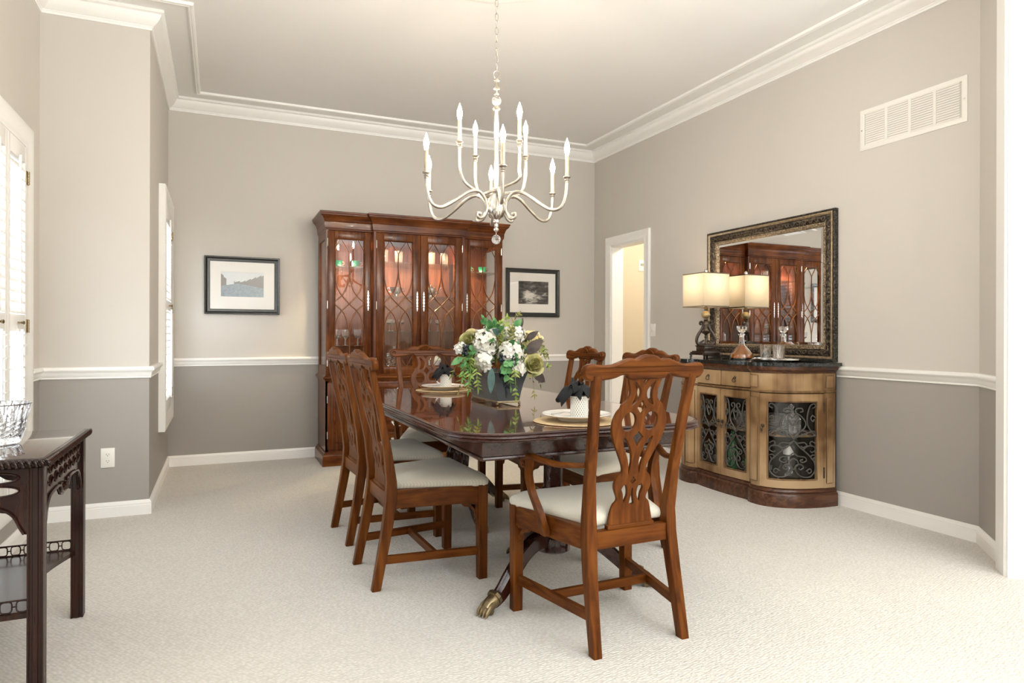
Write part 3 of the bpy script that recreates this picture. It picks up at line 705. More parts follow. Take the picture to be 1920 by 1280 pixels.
ring_mould('cornice', [(-.02, 1.99), (.002, 1.99), (.004, 2.002), (.010, 2.006), (.012, 2.020), (.014, 2.055), (.018, 2.060), (.020, 2.070), (.028, 2.090), (.044, 2.106), (.050, 2.112), (.050, 2.122), (.056, 2.126), (.058, 2.138), (.052, 2.142), (-.02, 2.142)])
# carcase: sides, back, bottom, top
mb = MB(); mb.box(-HW, HW, -.02, 0, .1, 2.0); mb.build('back_panel', M['cab_in'], cab)
mb = MB(); mb.box(-HW+.01, HW-.01, YF+.01, -.01, 2.0, 2.03); mb.box(-XB, XB, YC+.01, YF+.02, 2.0, 2.03); mb.box(-HW-.03, HW+.03, YF-.02, -.003, 2.125, 2.14); mb.box(-XB-.03, XB+.03, YC-.02, YF, 2.125, 2.14); mb.build('top_board', ch, cab)
mb = MB(); mb.box(-HW+.005, HW-.005, YF+.005, -.01, .74, .775); mb.box(-XB+.005, XB-.005, YC+.005, YF+.01, .74, .775); mb.build('waist_board', ch, cab)
for sx in (-1, 1):
    x0, x1 = sorted((sx*HW, sx*(HW-.022)))
    mb = MB(); mb.box(x0, x1, YF, -.002, .1, .765); mb.build('side_panel', cv, cab)
    mb = MB(); yA, yB = YF+.075, -.06
    mb.box(x0, x1, YF, yA, .76, 2.0); mb.box(x0, x1, yB, -.002, .76, 2.0); mb.box(x0, x1, yA, yB, .76, .84); mb.box(x0, x1, yA, yB, 1.92, 2.0)
    p = mb.build('side_frame', cv, cab)
    mb = MB(); xm = (x0+x1)/2; mb.box(xm-.002, xm+.002, yA, yB, .84, 1.92); mb.build('side_glass', M['pane'], p)
    # partition between bays
    mb = MB(); xx = sorted((sx*XB, sx*(XB-.02))); mb.box(xx[0], xx[1], YC+.02, -.02, .1, .76); mb.box(xx[0], xx[1], YC+.001, YF+.05, .76, 2.0); mb.box(xx[0], xx[1], YF+.04, -.02, .77, 1.99); mb.build('partition', M['cab_in'], cab)
# lattice pattern of the glazing bars, u and v in -1..1
LAT = []
c1 = spline([(-1, .46), (-.8, .24), (-.5, .12), (0, -.012), (.5, -.12), (.8, -.24), (1, -.46)], 5)
c2 = spline([(0, .46), (-.2, .24), (-.5, .12), (-1, .015)], 5)
LAT += [c1, [(-u, v) for u, v in c1]]
for su in (1, -1):
    for sv in (1, -1): LAT.append([(su*u, sv*v) for u, v in c2])
for sv in (1, -1):
    LAT.append([(-1, .815*sv), (-.56, 1*sv), (0, .795*sv), (.56, 1*sv), (1, .815*sv)])
    for u in (-1, 0, 1): LAT.append([(u*.992, .815*sv if u else .795*sv), (u*.992, .46*sv)])
def escutcheon(par, x, y, z):
    mb = MB()
    prof = [(0, .088), (.004, .080), (.002, .074), (.007, .066), (.004, .056), (.008, .044), (.005, .030), (.008, .018), (.006, 0)]
    pr = prof+[(r, -z_) for r, z_ in reversed(prof[:-1])]
    pts = pr+[(-r, z_) for r, z_ in reversed(pr[1:-1])]
    mb.extr(pts, lambda u, v, h: (x+u, y-h, z+v), 0, .005)
    for k in range(-2, 3): mb.sph((x, y-.006, z+k*.026), .005, nu=8, nv=6)
    mb.build('escutcheon', M['silver'], par)
def glazed_door(xa, xb, yf, stile, hinge, esc):
    za, zb = .772, 1.985; sa = stile
    t = .022; mb = MB()
    mb.box(xa, xa+sa, yf, yf+t, za, zb, .003); mb.box(xb-sa, xb, yf, yf+t, za, zb, .003)
    mb.box(xa+sa, xb-sa, yf, yf+t, za, za+.055, .003); mb.box(xa+sa, xb-sa, yf, yf+t, zb-.062, zb, .003)
    d = mb.build('glazed_door', cv, cab)
    ga, gb, z0, z1 = xa+sa, xb-sa, za+.055, zb-.062
    mb = MB(); mb.mould([(ga, z0), (gb, z0), (gb, z1), (ga, z1)], [(0, 0), (0, .006), (.004, .008), (.008, .004), (.008, 0)], lambda u, v, h: (u, yf-h+.004, v), closed=True); mb.build('bead', ch, d)
    mb = MB(); mb.box(ga-.003, gb+.003, yf+.012, yf+.015, z0-.003, z1+.003); mb.build('glass_pane', M['pane'], d)
    mb = MB(); cx, cz, hu, hv = (ga+gb)/2, (z0+z1)/2, (gb-ga)/2, (z1-z0)/2
    for c in LAT:
        mb.tube([(cx+u*hu, yf+.006, cz+v*hv) for u, v in c], .0056, 6)
    mb.build('glazing_bars', M['bar'], d)
    for hz in (za+.10, (za+zb)/2-.02, zb-.10):
        mb = MB(); mb.cyl((hinge, yf-.003, hz-.028), (hinge, yf-.003, hz+.028), .004, n=8)
        for q in (-1, 1): mb.sph((hinge, yf-.003, hz+q*.031), .0045, nu=8, nv=6)
        mb.build('hinge', M['silver'], d)
    escutcheon(d, esc, yf, 1.40)
glazed_door(-HW+.012, -XB-.012, YF-.002, .058, -HW+.012, -XB-.040)
glazed_door(-XB+.022, -.002, YC-.002, .064, -XB+.022, -.030)
glazed_door(.002, XB-.022, YC-.002, .064, XB-.022, .030)
glazed_door(XB+.012, HW-.012, YF-.002, .058, HW-.012, XB+.040)
# lower part: wing doors, two stacks of drawers
def pull(par, x, y, z):
    mb = MB()
    for q in (-1, 1):
        mb.cyl((x+q*.045, y, z+.006), (x+q*.045, y-.004, z+.006), .015, n=16); mb.sph((x+q*.045, y-.010, z+.006), .009, nu=10, nv=8)
    mb.tube(spline([(x-.045, y-.014, z+.002), (x-.042, y-.020, z-.012), (x-.028, y-.024, z-.024), (x, y-.024, z-.025), (x+.028, y-.024, z-.024), (x+.042, y-.020, z-.012), (x+.045, y-.014, z+.002)], 4), .0038, 8)
    mb.build('bail_pull', M['silver'], par)
mb = MB(); mb.box(-XB, XB, YC, YC+.02, .12, .715); mb.box(-HW, -XB, YF, YF+.02, .12, .715); mb.box(XB, HW, YF, YF+.02, .12, .715); mb.build('base_front', cv, cab)
for sx in (-1, 1):
    xa, xb = sorted((sx*(HW-.012), sx*(XB+.014)))
    mb = MB(); mb.box(xa, xb, YF-.012, YF, .135, .700, .004); d = mb.build('cupboard_door', cv, cab)
    mb = MB(); mb.mould(rrect(xa+.055, xb-.055, .19, .645, .004, 1), [(0, 0), (0, .006), (.006, .010), (.012, .004), (.012, 0)], lambda u, v, h: (u, YF-.012-h, v), closed=True); mb.build('panel_moulding', ch, d)
    for hz in (.26, .56):
        mb = MB(); mb.cyl((sx*(HW-.012), YF-.014, hz-.03), (sx*(HW-.012), YF-.014, hz+.03), .004, n=8); mb.build('hinge', M['silver'], d)
    xa, xb = sorted((sx*.008, sx*(XB-.012)))
    for k, (za, zb) in enumerate(((.135, .262), (.282, .408), (.428, .556), (.578, .702))):
        mb = MB(); mb.box(xa, xb, YC-.012, YC, za, zb, .004); d = mb.build('drawer', ch, cab)
        mb = MB(); mb.mould(rrect(xa+.012, xb-.012, za+.012, zb-.012, .002, 1), [(0, 0), (0, .003), (.004, .003), (.004, 0)], lambda u, v, h: (u, YC-.012-h, v), closed=True); mb.build('cock_bead', ch, d)
        if k == 3:
            for q in ((xa+xb)/2,):
                mb = MB(); mb.cyl((q, YC-.012, (za+zb)/2), (q, YC-.022, (za+zb)/2), .006); mb.sph((q, YC-.032, (za+zb)/2), .015, nu=14, nv=10); mb.build('knob', M['silver'], d)
        else: pull(d, (xa+xb)/2, YC-.012, (za+zb)/2)
# glass shelves and the lights under the top
SHZ_W = (1.003, 1.345, 1.686); SHZ_C = (1.133, 1.444, 1.742)
for xa, xb, yf, zs in ((-HW+.024, -XB-.001, YF+.03, SHZ_W), (-XB+.001, XB-.001, YC+.04, SHZ_C), (XB+.001, HW-.024, YF+.03, SHZ_W)):
    xa2, xb2 = (xa+.001, xb-.001) if abs(xa) > .5 or abs(xb) > .5 else (xa+.02, xb-.02)
    for z in zs:
        if zs is SHZ_W and abs(z-1.345) < .01: continue
        mb = MB(); mb.box(xa2, xb2, yf, -.022, z-.004, z+.004); mb.build('glass_shelf', M['shelf'], cab)
M['puck'] = emis('lit_puck_lens', (1.0, .70, .38), 30)
for x in (-.585, -.21, .21, .585):
    mb = MB(); mb.lathe([(.0, 0), (.035, 0), (.035, -.012), (.03, -.014)], (x, -.24, 2.0), 24, open_=True); p = mb.build('puck_light', M['silver'], cab)
    mb = MB(); mb.lathe([(.0, -.011), (.028, -.011)], (x, -.24, 2.0), 24); mb.build('lens', M['puck'], p)
    l = bpy.data.lights.new('puck_lamp', 'SPOT'); l.energy = 30; l.color = (1.0, .68, .38); l.spot_size = radians(112 if abs(x) < .4 else 92); l.spot_blend = .8; l.shadow_soft_size = .03
    o = bpy.data.objects.new('puck_lamp', l); COL.objects.link(o); o.parent = cab; o.location = (x, -.24, 1.975)

# ---- things on the cabinet shelves (world coordinates)
def lathed(name, prof, mat, x, y, z, label, cat, group=None, n=24, rad=None, ang_=40):
    mb = MB(); mb.lathe(prof, n=n, rad=rad); o = mb.build(name, mat, loc=(x, y, z), ang=ang_); return tag(o, label, cat, group)
def cp(o, x, y, z, label):
    c = o.copy(); COL.objects.link(c); c.location = (x, y, z); c['label'] = label; return c
M['cut'] = glass('cut_crystal', (1, 1, 1), .0, 1.5); setp(M['cut'].node_tree.nodes['Principled BSDF'], Transmission_Weight=.92)
TUM = [(.0, 0), (.033, 0), (.035, .006), (.038, .125), (.0365, .126), (.0335, .014), (.0, .012)]
zc = SHZ_C[2]+.004
gt = 'tumblers on the top cabinet shelf'
t0 = lathed('tumbler', TUM, M['cut'], 1.36, 5.95, zc, 'tall clear tumbler on the top centre shelf, leftmost of the four', 'glass', gt)
for x, y, w in ((1.50, 5.97, 'second from left'), (1.80, 5.95, 'second from right'), (1.935, 5.97, 'rightmost of the four')): cp(t0, x, y, zc, 'tall clear tumbler on the top centre shelf, ' + w)
def cup_saucer(x, y, z, where):
    lathed('saucer', [(.0, .002), (.03, 0), (.034, .004), (.062, .012), (.063, .014), (.035, .008), (.0, .006)], M['china'], x, y, z, 'white saucer under the green cup ' + where, 'saucer', 'saucers in the cabinet', 32)
    t = thing('teacup', 'emerald green teacup ' + where, 'cup', (x, y, z+.0075), 0, 'green teacups in the cabinet')
    mb = MB(); mb.lathe([(.0, 0), (.022, 0), (.026, .006), (.036, .030), (.040, .058), (.038, .058), (.034, .030), (.022, .008), (.0, .006)], n=28); mb.build('cup_body', M['green_glass'], t, ang=50)
    mb = MB(); mb.tube([(r, 0, zz) for r, zz in spline([(.037, .048), (.052, .046), (.054, .030), (.036, .020)], 4)], .003, 6); mb.build('handle', M['brass'], t)
zw = SHZ_W[2]+.004
cup_saucer(.945, 5.93, zw, 'on the left bay top shelf, left one'); cup_saucer(1.095, 5.90, zw, 'on the left bay top shelf, right one')
cup_saucer(2.165, 5.95, zw, 'on the right bay top shelf, left one'); cup_saucer(2.30, 5.92, zw, 'on the right bay top shelf, right one')
GOB = [(.0, 0), (.034, .001), (.034, .003), (.010, .008), (.007, .020), (.010, .030), (.006, .042), (.007, .060), (.012, .068), (.030, .085), (.038, .110), (.039, .145), (.0372, .145), (.036, .112), (.028, .090), (.0, .078)]
zg = SHZ_W[0]+.004
frd = lambda a, z: 1+(.035*cos(12*a+z*90) if .07 < z < .135 else 0)
g0 = lathed('goblet', GOB, M['cut'], .935, 5.90, zg, 'cut crystal goblet on the left bay lower shelf, left of three', 'goblet', 'crystal goblets', 48, frd)
cp(g0, 1.02, 5.97, zg, 'cut crystal goblet on the left bay lower shelf, middle of three'); cp(g0, 1.115, 5.90, zg, 'cut crystal goblet on the left bay lower shelf, right of three')
lathed('old_fashioned_glass', [(.0, 0), (.032, 0), (.036, .075), (.034, .075), (.031, .012), (.0, .010)], M['cut'], 1.06, 5.92, .779, 'short cut tumbler on the floor of the left bay', 'glass', None, 40, lambda a, z: 1+.03*cos(14*a))
WIN = [(.0, 0), (.028, .001), (.028, .003), (.007, .007), (.004, .02), (.004, .055), (.010, .062), (.026, .078), (.031, .110), (.0295, .110), (.024, .080), (.0, .066)]
zm = SHZ_C[0]+.004
w0 = lathed('wine_glass', WIN, M['cut'], 1.405, 5.93, zm, 'small stemmed glass on the lowest centre shelf, left door, left one', 'wine glass', 'stemmed glasses')
for x, y, w in ((1.445, 5.99, 'left door, middle one'), (1.515, 5.93, 'left door, right one'), (1.775, 5.93, 'right door, left one'), (1.87, 5.95, 'right door, right one')): cp(w0, x, y, zm, 'small stemmed glass on the lowest centre shelf, ' + w)
def silver_bowl(x, y, z, label, lid):
    t = thing('sugar_bowl' if not lid else 'teapot', label, 'bowl' if not lid else 'teapot', (x, y, z))
    mb = MB(); mb.lathe([(.0, 0), (.028, 0), (.028, .006), (.014, .014), (.018, .022), (.042, .040), (.052, .066), (.056, .088), (.053, .088), (.046, .060), (.0, .03)], n=40, rad=lambda a, z_: 1+.03*cos(10*a)); mb.build('body', M['silver'], t)
    if lid:
        mb = MB(); mb.lathe([(.052, .086), (.045, .098), (.02, .108), (.006, .112), (.009, .12), (.0, .128)], n=28); mb.build('lid', M['silver'], t)
        mb = MB(); mb.tube(spline([(.045, 0, .045), (.075, 0, .055), (.088, 0, .085), (.105, 0, .098)], 4), [.010]*5+[.008]*4+[.006]*4, 8); mb.build('spout', M['silver'], t)
        mb = MB(); mb.tube(spline([(-.05, 0, .075), (-.085, 0, .085), (-.09, 0, .055), (-.048, 0, .04)], 4), .004, 6); mb.build('handle', M['silver'], t)
    else:
        for q in (-1, 1): mb = MB(); mb.tube(spline([(q*.05, 0, .08), (q*.078, 0, .080), (q*.075, 0, .052), (q*.044, 0, .045)], 4), .0035, 6); mb.build('handle', M['silver'], t)
zs2 = SHZ_C[1]+.004
silver_bowl(1.462, 5.92, zs2, 'fluted silver sugar bowl on the middle shelf behind the left centre door', False)
silver_bowl(1.79, 5.93, zs2, 'silver teapot on the middle shelf behind the right centre door', True)
CST = [(.0, 0), (.040, 0), (.042, .006), (.020, .014), (.012, .022), (.020, .034), (.012, .046), (.024, .062), (.026, .072), (.014, .084), (.012, .098), (.020, .108), (.024, .122), (.014, .132), (.018, .142), (.030, .158), (.031, .165), (.016, .165), (.014, .15), (.0, .148)]
c0 = lathed('candlestick', CST, M['cut'], 1.385, 5.87, .779, 'faceted crystal candlestick at bottom of cabinet, shorter left one', 'candlestick', 'crystal candlesticks', 12, None, 20)
c1_ = cp(c0, 1.455, 5.95, .779, 'faceted crystal candlestick at bottom of cabinet, taller right one'); c1_.scale = (1, 1, 1.35)
c0.scale = (1, 1, 1.0)
t = thing('tureen', 'pale tureen on the cabinet floor behind the far armchair', 'tureen', (1.80, 5.92, .777))
mb = MB(); mb.lathe([(.0, 0), (.045, 0), (.045, .012), (.05, .03), (.085, .07), (.09, .095), (.086, .095), (.0, .03)], n=36); mb.build('body', M['china'], t)
mb = MB(); mb.lathe([(.088, .096), (.08, .115), (.045, .14), (.012, .15), (.016, .165), (.0, .175)], n=36); mb.build('lid', M['china'], t)
lathed('decanter', [(.0, 0), (.04, 0), (.045, .02), (.045, .12), (.02, .16), (.014, .20), (.018, .21), (.016, .225), (.02, .24), (.0, .26)], M['cut'], 2.19, 5.92, SHZ_W[0]+.004, 'square shouldered decanter in the right bay above the flowers', 'decanter', None, 8, None, 20)

# ------------------------------------------------------------------ pictures on the back wall
def city_art():
    m, nt, b = nmat('canal_photo'); N = nt.nodes.new; L = nt.links.new
    tc = N('ShaderNodeTexCoord'); sp = N('ShaderNodeSeparateXYZ'); L(tc.outputs['Object'], sp.inputs[0])
    u, v = sp.outputs[0], sp.outputs[2]
    def mth(op, a, bb=None, c=None):
        n = N('ShaderNodeMath'); n.operation = op
        for i, q in enumerate((a, bb, c)):
            if q is None: continue
            if isinstance(q, (int, float)): n.inputs[i].default_value = q
            else: L(q, n.inputs[i])
        return n.outputs[0]
    def mix(f, a, bcol):
        n = N('ShaderNodeMix'); n.data_type = 'RGBA'; L(f, n.inputs[0])
        for i, q in ((6, a), (7, bcol)):
            if isinstance(q, tuple): n.inputs[i].default_value = C(*q)
            else: L(q, n.inputs[i])
        return n.outputs[2]
    nz = N('ShaderNodeTexNoise'); nz.inputs['Scale'].default_value = 60; nz.inputs['Detail'].default_value = 5; L(tc.outputs['Object'], nz.inputs['Vector'])
    br = N('ShaderNodeTexBrick'); br.inputs['Scale'].default_value = 90; br.inputs['Mortar Size'].default_value = .03
    br.inputs['Color1'].default_value = C(.26, .24, .22); br.inputs['Color2'].default_value = C(.16, .16, .16); br.inputs['Mortar'].default_value = C(.40, .38, .35)
    cz = N('ShaderNodeCombineXYZ'); L(u, cz.inputs[0]); L(v, cz.inputs[1]); L(cz.outputs[0], br.inputs['Vector'])
    water = mix(nz.outputs['Fac'], (.16, .22, .26), (.44, .50, .53))
    sky = (.74, .77, .78)
    col = mix(mth('GREATER_THAN', v, mth('ADD', .018, mth('MULTIPLY', mth('ABSOLUTE', mth('SUBTRACT', u, -.04)), -.18))), water, sky)
    # rooflines: centre skyline and both banks
    hz = mth('ADD', .018, mth('MULTIPLY', mth('ABSOLUTE', mth('SUBTRACT', u, -.04)), -.18))
    step = mth('MULTIPLY', mth('FRACT', mth('MULTIPLY', mth('ADD', u, .5), 23)), .012)
    bank_r = mth('MULTIPLY', mth('MAXIMUM', mth('SUBTRACT', u, .0), 0), .36)
    bank_l = mth('MULTIPLY', mth('MAXIMUM', mth('SUBTRACT', -.105, u), 0), .95)
    top = mth('ADD', mth('ADD', mth('ADD', .028, step), bank_r), bank_l)
    f = mth('MULTIPLY', mth('LESS_THAN', v, top), mth('GREATER_THAN', v, hz))
    f = mth('MULTIPLY', f, mth('MAXIMUM', mth('GREATER_THAN', u, -.07), mth('LESS_THAN', u, -.13)))
    col = mix(f, col, br.outputs['Color'])
    nt.links.new(col, b.inputs['Base Color']); setp(b, Roughness=.5); return m
def brook_art():
    m, nt, b = nmat('woodland_photo'); N = nt.nodes.new; L = nt.links.new
    tc = N('ShaderNodeTexCoord'); mp = N('ShaderNodeMapping'); mp.inputs['Rotation'].default_value = (0, radians(-25), 0); mp.inputs['Scale'].default_value = (9, 1, 22); L(tc.outputs['Object'], mp.inputs[0])
    nz = N('ShaderNodeTexNoise'); nz.inputs['Scale'].default_value = 1.3; nz.inputs['Detail'].default_value = 7; nz.inputs['Distortion'].default_value = .8; L(mp.outputs[0], nz.inputs['Vector'])
    gr = N('ShaderNodeTexGradient'); gr.gradient_type = 'SPHERICAL'; m2 = N('ShaderNodeMapping'); m2.inputs['Location'].default_value = (.25, 0, .45); m2.inputs['Scale'].default_value = (7, 1, 10); L(tc.outputs['Object'], m2.inputs[0]); L(m2.outputs[0], gr.inputs[0])
    ad = N('ShaderNodeMath'); ad.operation = 'ADD'; L(nz.outputs['Fac'], ad.inputs[0]); ml = N('ShaderNodeMath'); ml.operation = 'MULTIPLY'; ml.inputs[1].default_value = .40; L(gr.outputs['Fac'], ml.inputs[0]); L(ml.outputs[0], ad.inputs[1])
    r = N('ShaderNodeValToRGB'); e = r.color_ramp.elements; e[0].position = .42; e[0].color = C(.02, .02, .018); e[1].position = .82; e[1].color = C(.75, .72, .66); k = e.new(.58); k.color = C(.10, .09, .08)
    L(ad.outputs[0], r.inputs[0]); L(r.outputs[0], b.inputs['Base Color']); setp(b, Roughness=.5); return m
def picture(name, label, xa, xb, za, zb, ia, ib, ja, jb, art):
    cx, cz = (xa+xb)/2, (za+zb)/2
    t = thing(name, label, 'picture', (cx, BK-.001, cz)); hw, hh = (xb-xa)/2, (zb-za)/2
    mb = MB(); pr = [(0, 0), (0, .026), (.004, .030), (.010, .030), (.024, .020), (.040, .018), (.044, .014), (.044, 0)]
    mb.mould([(-hw, -hh), (hw, -hh), (hw, hh), (-hw, hh)], pr, lambda u, v, h: (u, -h, v), closed=True); mb.build('frame', M['black_frame'], t, ang=20)
    mb = MB(); mb.fill2d([[(-hw+.04, -hh+.04), (hw-.04, -hh+.04), (hw-.04, hh-.04), (-hw+.04, hh-.04)], [(ia-cx, ja-cz), (ia-cx, jb-cz), (ib-cx, jb-cz), (ib-cx, ja-cz)]], .003, lambda u, v, h: (u, -.011+h, v)); mb.build('mat_board', M['mat'], t)
    mb = MB(); mb.box(ia-cx-.004, ib-cx+.004, -.008, -.006, ja-cz-.004, jb-cz+.004); mb.build('photograph', art, t)
    mb = MB(); mb.box(-hw+.042, hw-.042, -.0145, -.0135, -hh+.042, hh-.042); mb.build('glazing', M['pane'], t)
    mb = MB(); mb.box(-hw+.01, hw-.01, -.004, -.001, -hh+.01, hh-.01); mb.build('backing', M['dark'], t)
    return t
picture('framed_photograph', 'black framed canal city photograph left of the china cabinet', -.122, .483, 1.281, 1.777, .007, .351, 1.432, 1.645, city_art())
picture('framed_photograph', 'black framed woodland stream photograph right of the china cabinet', 2.667, 3.278, 1.298, 1.795, 2.807, 3.152, 1.430, 1.666, brook_art())

# ------------------------------------------------------------------ wall fittings
t = thing('air_vent', 'white return air grille high on the right wall', 'vent', (RT, 2.62, 2.40))
mb = MB(); mb.mould([(-.33, -.127), (.33, -.127), (.33, .127), (-.33, .127)], [(0, 0), (0, .004), (.004, .006), (.028, .006), (.030, .003), (.030, 0)], lambda u, v, h: (-h, -u, v), closed=True)
for k in (-1, 0, 1): mb.box(-.006, 0, k*.15-.009, k*.15+.009, -.10, .10)
mb.build('frame', M['white'], t)
mb = MB(); mb.box(-.0012, -.0002, -.31, .31, -.11, .11); mb.build('backing', plain('grey_duct', (.62, .60, .57), .8), t)
mb = MB()
for k in range(15):
    z = -.095+.0136*k
    for j in range(4):
        y0 = -.30+.15*j+.010; y1 = y0+.130
        mb.hexa([(-.0065, y0, z-.002), (-.0055, y0, z-.003), (-.0065, y1, z-.002), (-.0055, y1, z-.003), (-.002, y0, z+.0095), (-.001, y0, z+.0085), (-.002, y1, z+.0095), (-.001, y1, z+.0085)])
mb.build('slats', M['white'], t)
for y in (-.315, .315): mb = MB(); mb.cyl((-.006, y, 0), (-.0075, y, 0), .005, n=12); mb.build('screw', M['silver'], t)
def plate(name, label, cat, loc, rz, w, h):
    t = thing(name, label, cat, loc, rz); mb = MB(); mb.box(-w/2, w/2, -.006, 0, -h/2, h/2, .003); mb.build('cover_plate', M['white'], t); return t
t = plate('power_outlet', 'white duplex power outlet low on the left wall block', 'outlet', (-.617, FR, .358), 0, .074, .118)
for q in (-1, 1):
    mb = MB(); mb.extr([(.017*cos(a), max(-.012, min(.012, .017*sin(a)))) for a in [2*pi*k/24 for k in range(24)]], lambda u, v, h: (u, -.006-h, v+q*.0195), -.001, .002); s = mb.build('receptacle', M['white'], t)
    mb = MB(); mb.box(-.0075, -.0055, -.0088, -.0075, q*.0195-.002, q*.0195+.006); mb.box(.0055, .0075, -.0088, -.0075, q*.0195-.002, q*.0195+.006); mb.cyl((0, -.0075, q*.0195-.007), (0, -.0088, q*.0195-.007), .0022, n=10); mb.build('slots', M['dark'], s)
t = plate('dimmer_switch', 'white rotary dimmer switch beside the doorway casing', 'switch', (RT, 5.135, 1.157), radians(-90), .074, .118)
mb = MB(); mb.cyl((0, -.006, 0), (0, -.022, 0), .017, .015, 24); mb.build('knob', M['white'], t)
t = plate('thermostat', 'white thermostat on the hall wall seen through the doorway', 'thermostat', (4.50, 6.45, 1.922), 0, .085, .13)
mb = MB(); mb.box(-.022, .022, -.008, -.005, -.005, .025); mb.build('display', plain('grey_display', (.35, .36, .33), .4), t)
# ------------------------------------------------------------------ sideboard (local: x = world -Y offset from its centre, y = 0 at the wall, front -y)
SBY = 3.70
sb = thing('sideboard', 'serpentine honey coloured sideboard with iron scroll doors on the right wall', 'sideboard', (RT-.016, SBY, 0), radians(-90))
# plan outline of the carcase front (x, depth): right half, mirrored
def sb_half():
    pts = [(.600, .02)]
    for k in range(0, 15):
        a = radians(90*k/14); pts.append((.362+.236*cos(a), .055+.400*sin(a)))
    pts += [(.325, .455), (.300, .448), (.284, .434), (.268, .424), (.25, .421), (.18, .430), (.09, .436), (0, .438)]
    return pts
HALF = sb_half(); FRONT = HALF+[(-x, d) for x, d in reversed(HALF[:-1])]     # from the right end to the left end
FRONT = [(x, -d) for x, d in FRONT][::-1]                                      # left -> right, y negative
def sb_strip(mb, z0, z1, o0, o1, x0=None, x1=None): pass
def sb_mould(name, prof, mat, par=sb):
    mb = MB(); mb.mould([(x, y) for x, y in FRONT], [(-d, h) for d, h in prof], XYZ); return mb.build(name, mat, par, ang=30)
# arc-length parametrisation of the right half front (s from the right end)
ACC = [0.0]
for i in range(1, len(FRONT)): ACC.append(ACC[-1]+sqrt((FRONT[i][0]-FRONT[i-1][0])**2+(FRONT[i][1]-FRONT[i-1][1])**2))
TOT = ACC[-1]
def sp_at(s, o=0.0):
    s = max(0, min(TOT, s)); i = 0
    while i < len(ACC)-2 and ACC[i+1] < s: i += 1
    t = (s-ACC[i])/max(1e-9, ACC[i+1]-ACC[i]); a, b = FRONT[i], FRONT[i+1]
    # smoothed normal
    def nrm(j):
        j = max(0, min(len(FRONT)-2, j)); p, q = FRONT[j], FRONT[j+1]; d = sqrt((q[0]-p[0])**2+(q[1]-p[1])**2); return ((q[1]-p[1])/d, -(q[0]-p[0])/d)
    n0, n1, n2 = nrm(i-1), nrm(i), nrm(i+1)
    A = ((n0[0]+n1[0])/2, (n0[1]+n1[1])/2); B = ((n1[0]+n2[0])/2, (n1[1]+n2[1])/2)
    nx, ny = A[0]+(B[0]-A[0])*t, A[1]+(B[1]-A[1])*t
    return (a[0]+(b[0]-a[0])*t+nx*o, a[1]+(b[1]-a[1])*t+ny*o)
def skin(mb, sa, sb_, z0, z1, o0, o1, n=None):
    n = n or max(1, int(abs(sb_-sa)/.02)); rs = []
    for k in range(n+1):
        s = sa+(sb_-sa)*k/n; p, q = sp_at(s, o0), sp_at(s, o1)
        rs.append([(p[0], p[1], z0), (q[0], q[1], z0), (q[0], q[1], z1), (p[0], p[1], z1)])
    mb.rings(rs)
MID = TOT/2
def S_of(x):  # arc position on the right half at given plan x
    lo, hi = MID, TOT
    for _ in range(40):
        m = (lo+hi)/2
        if sp_at(m)[0] < x: lo = m
        else: hi = m
    return lo
sb_mould('base', [(-.03, 0), (.022, 0), (.022, .078), (.018, .086), (.010, .092), (.014, .100), (.010, .112), (0, .118), (-.03, .118)], M['umber'])
mb = MB(); mb.extr([(x*1.02, y*1.0) for x, y in FRONT], XYZ, .85, .905) if False else None
sb_mould('top_moulding', [(-.03, .862), (.004, .862), (.008, .870), (.012, .876), (.022, .884), (.026, .900), (.024, .908), (-.03, .908)], M['umber'])
mb = MB(); pl = [sp_at(TOT*k/90, .034) for k in range(91)]; mb.extr([(-.634, 0)]+[(max(-.634, min(.634, x)), min(0, y)) for x, y in pl]+[(.634, 0)], XYZ, .908, .93); mb.build('stone_top', M['granite'], sb, ang=30)
sb_mould('waist_bead', [(-.02, .734), (.004, .734), (.010, .739), (.010, .745), (.004, .750), (-.02, .750)], M['oak_d'])
mb = MB(); mb.extr([sp_at(TOT*k/60, -.012) for k in range(61)], XYZ, .10, .118); mb.extr([sp_at(TOT*k/60, -.02) for k in range(61)], XYZ, .855, .90); mb.build('carcase_boards', M['umber'], sb)
mb = MB(); mb.extr([sp_at(TOT*k/60, -.03) for k in range(61)], XYZ, .448, .462); mb.build('inner_shelf', M['oak'], sb)
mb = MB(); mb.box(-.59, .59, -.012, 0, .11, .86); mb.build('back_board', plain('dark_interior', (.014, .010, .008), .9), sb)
sc0 = S_of(.270)                # end of the centre bay
sp1 = S_of(.362)                # pilaster corner
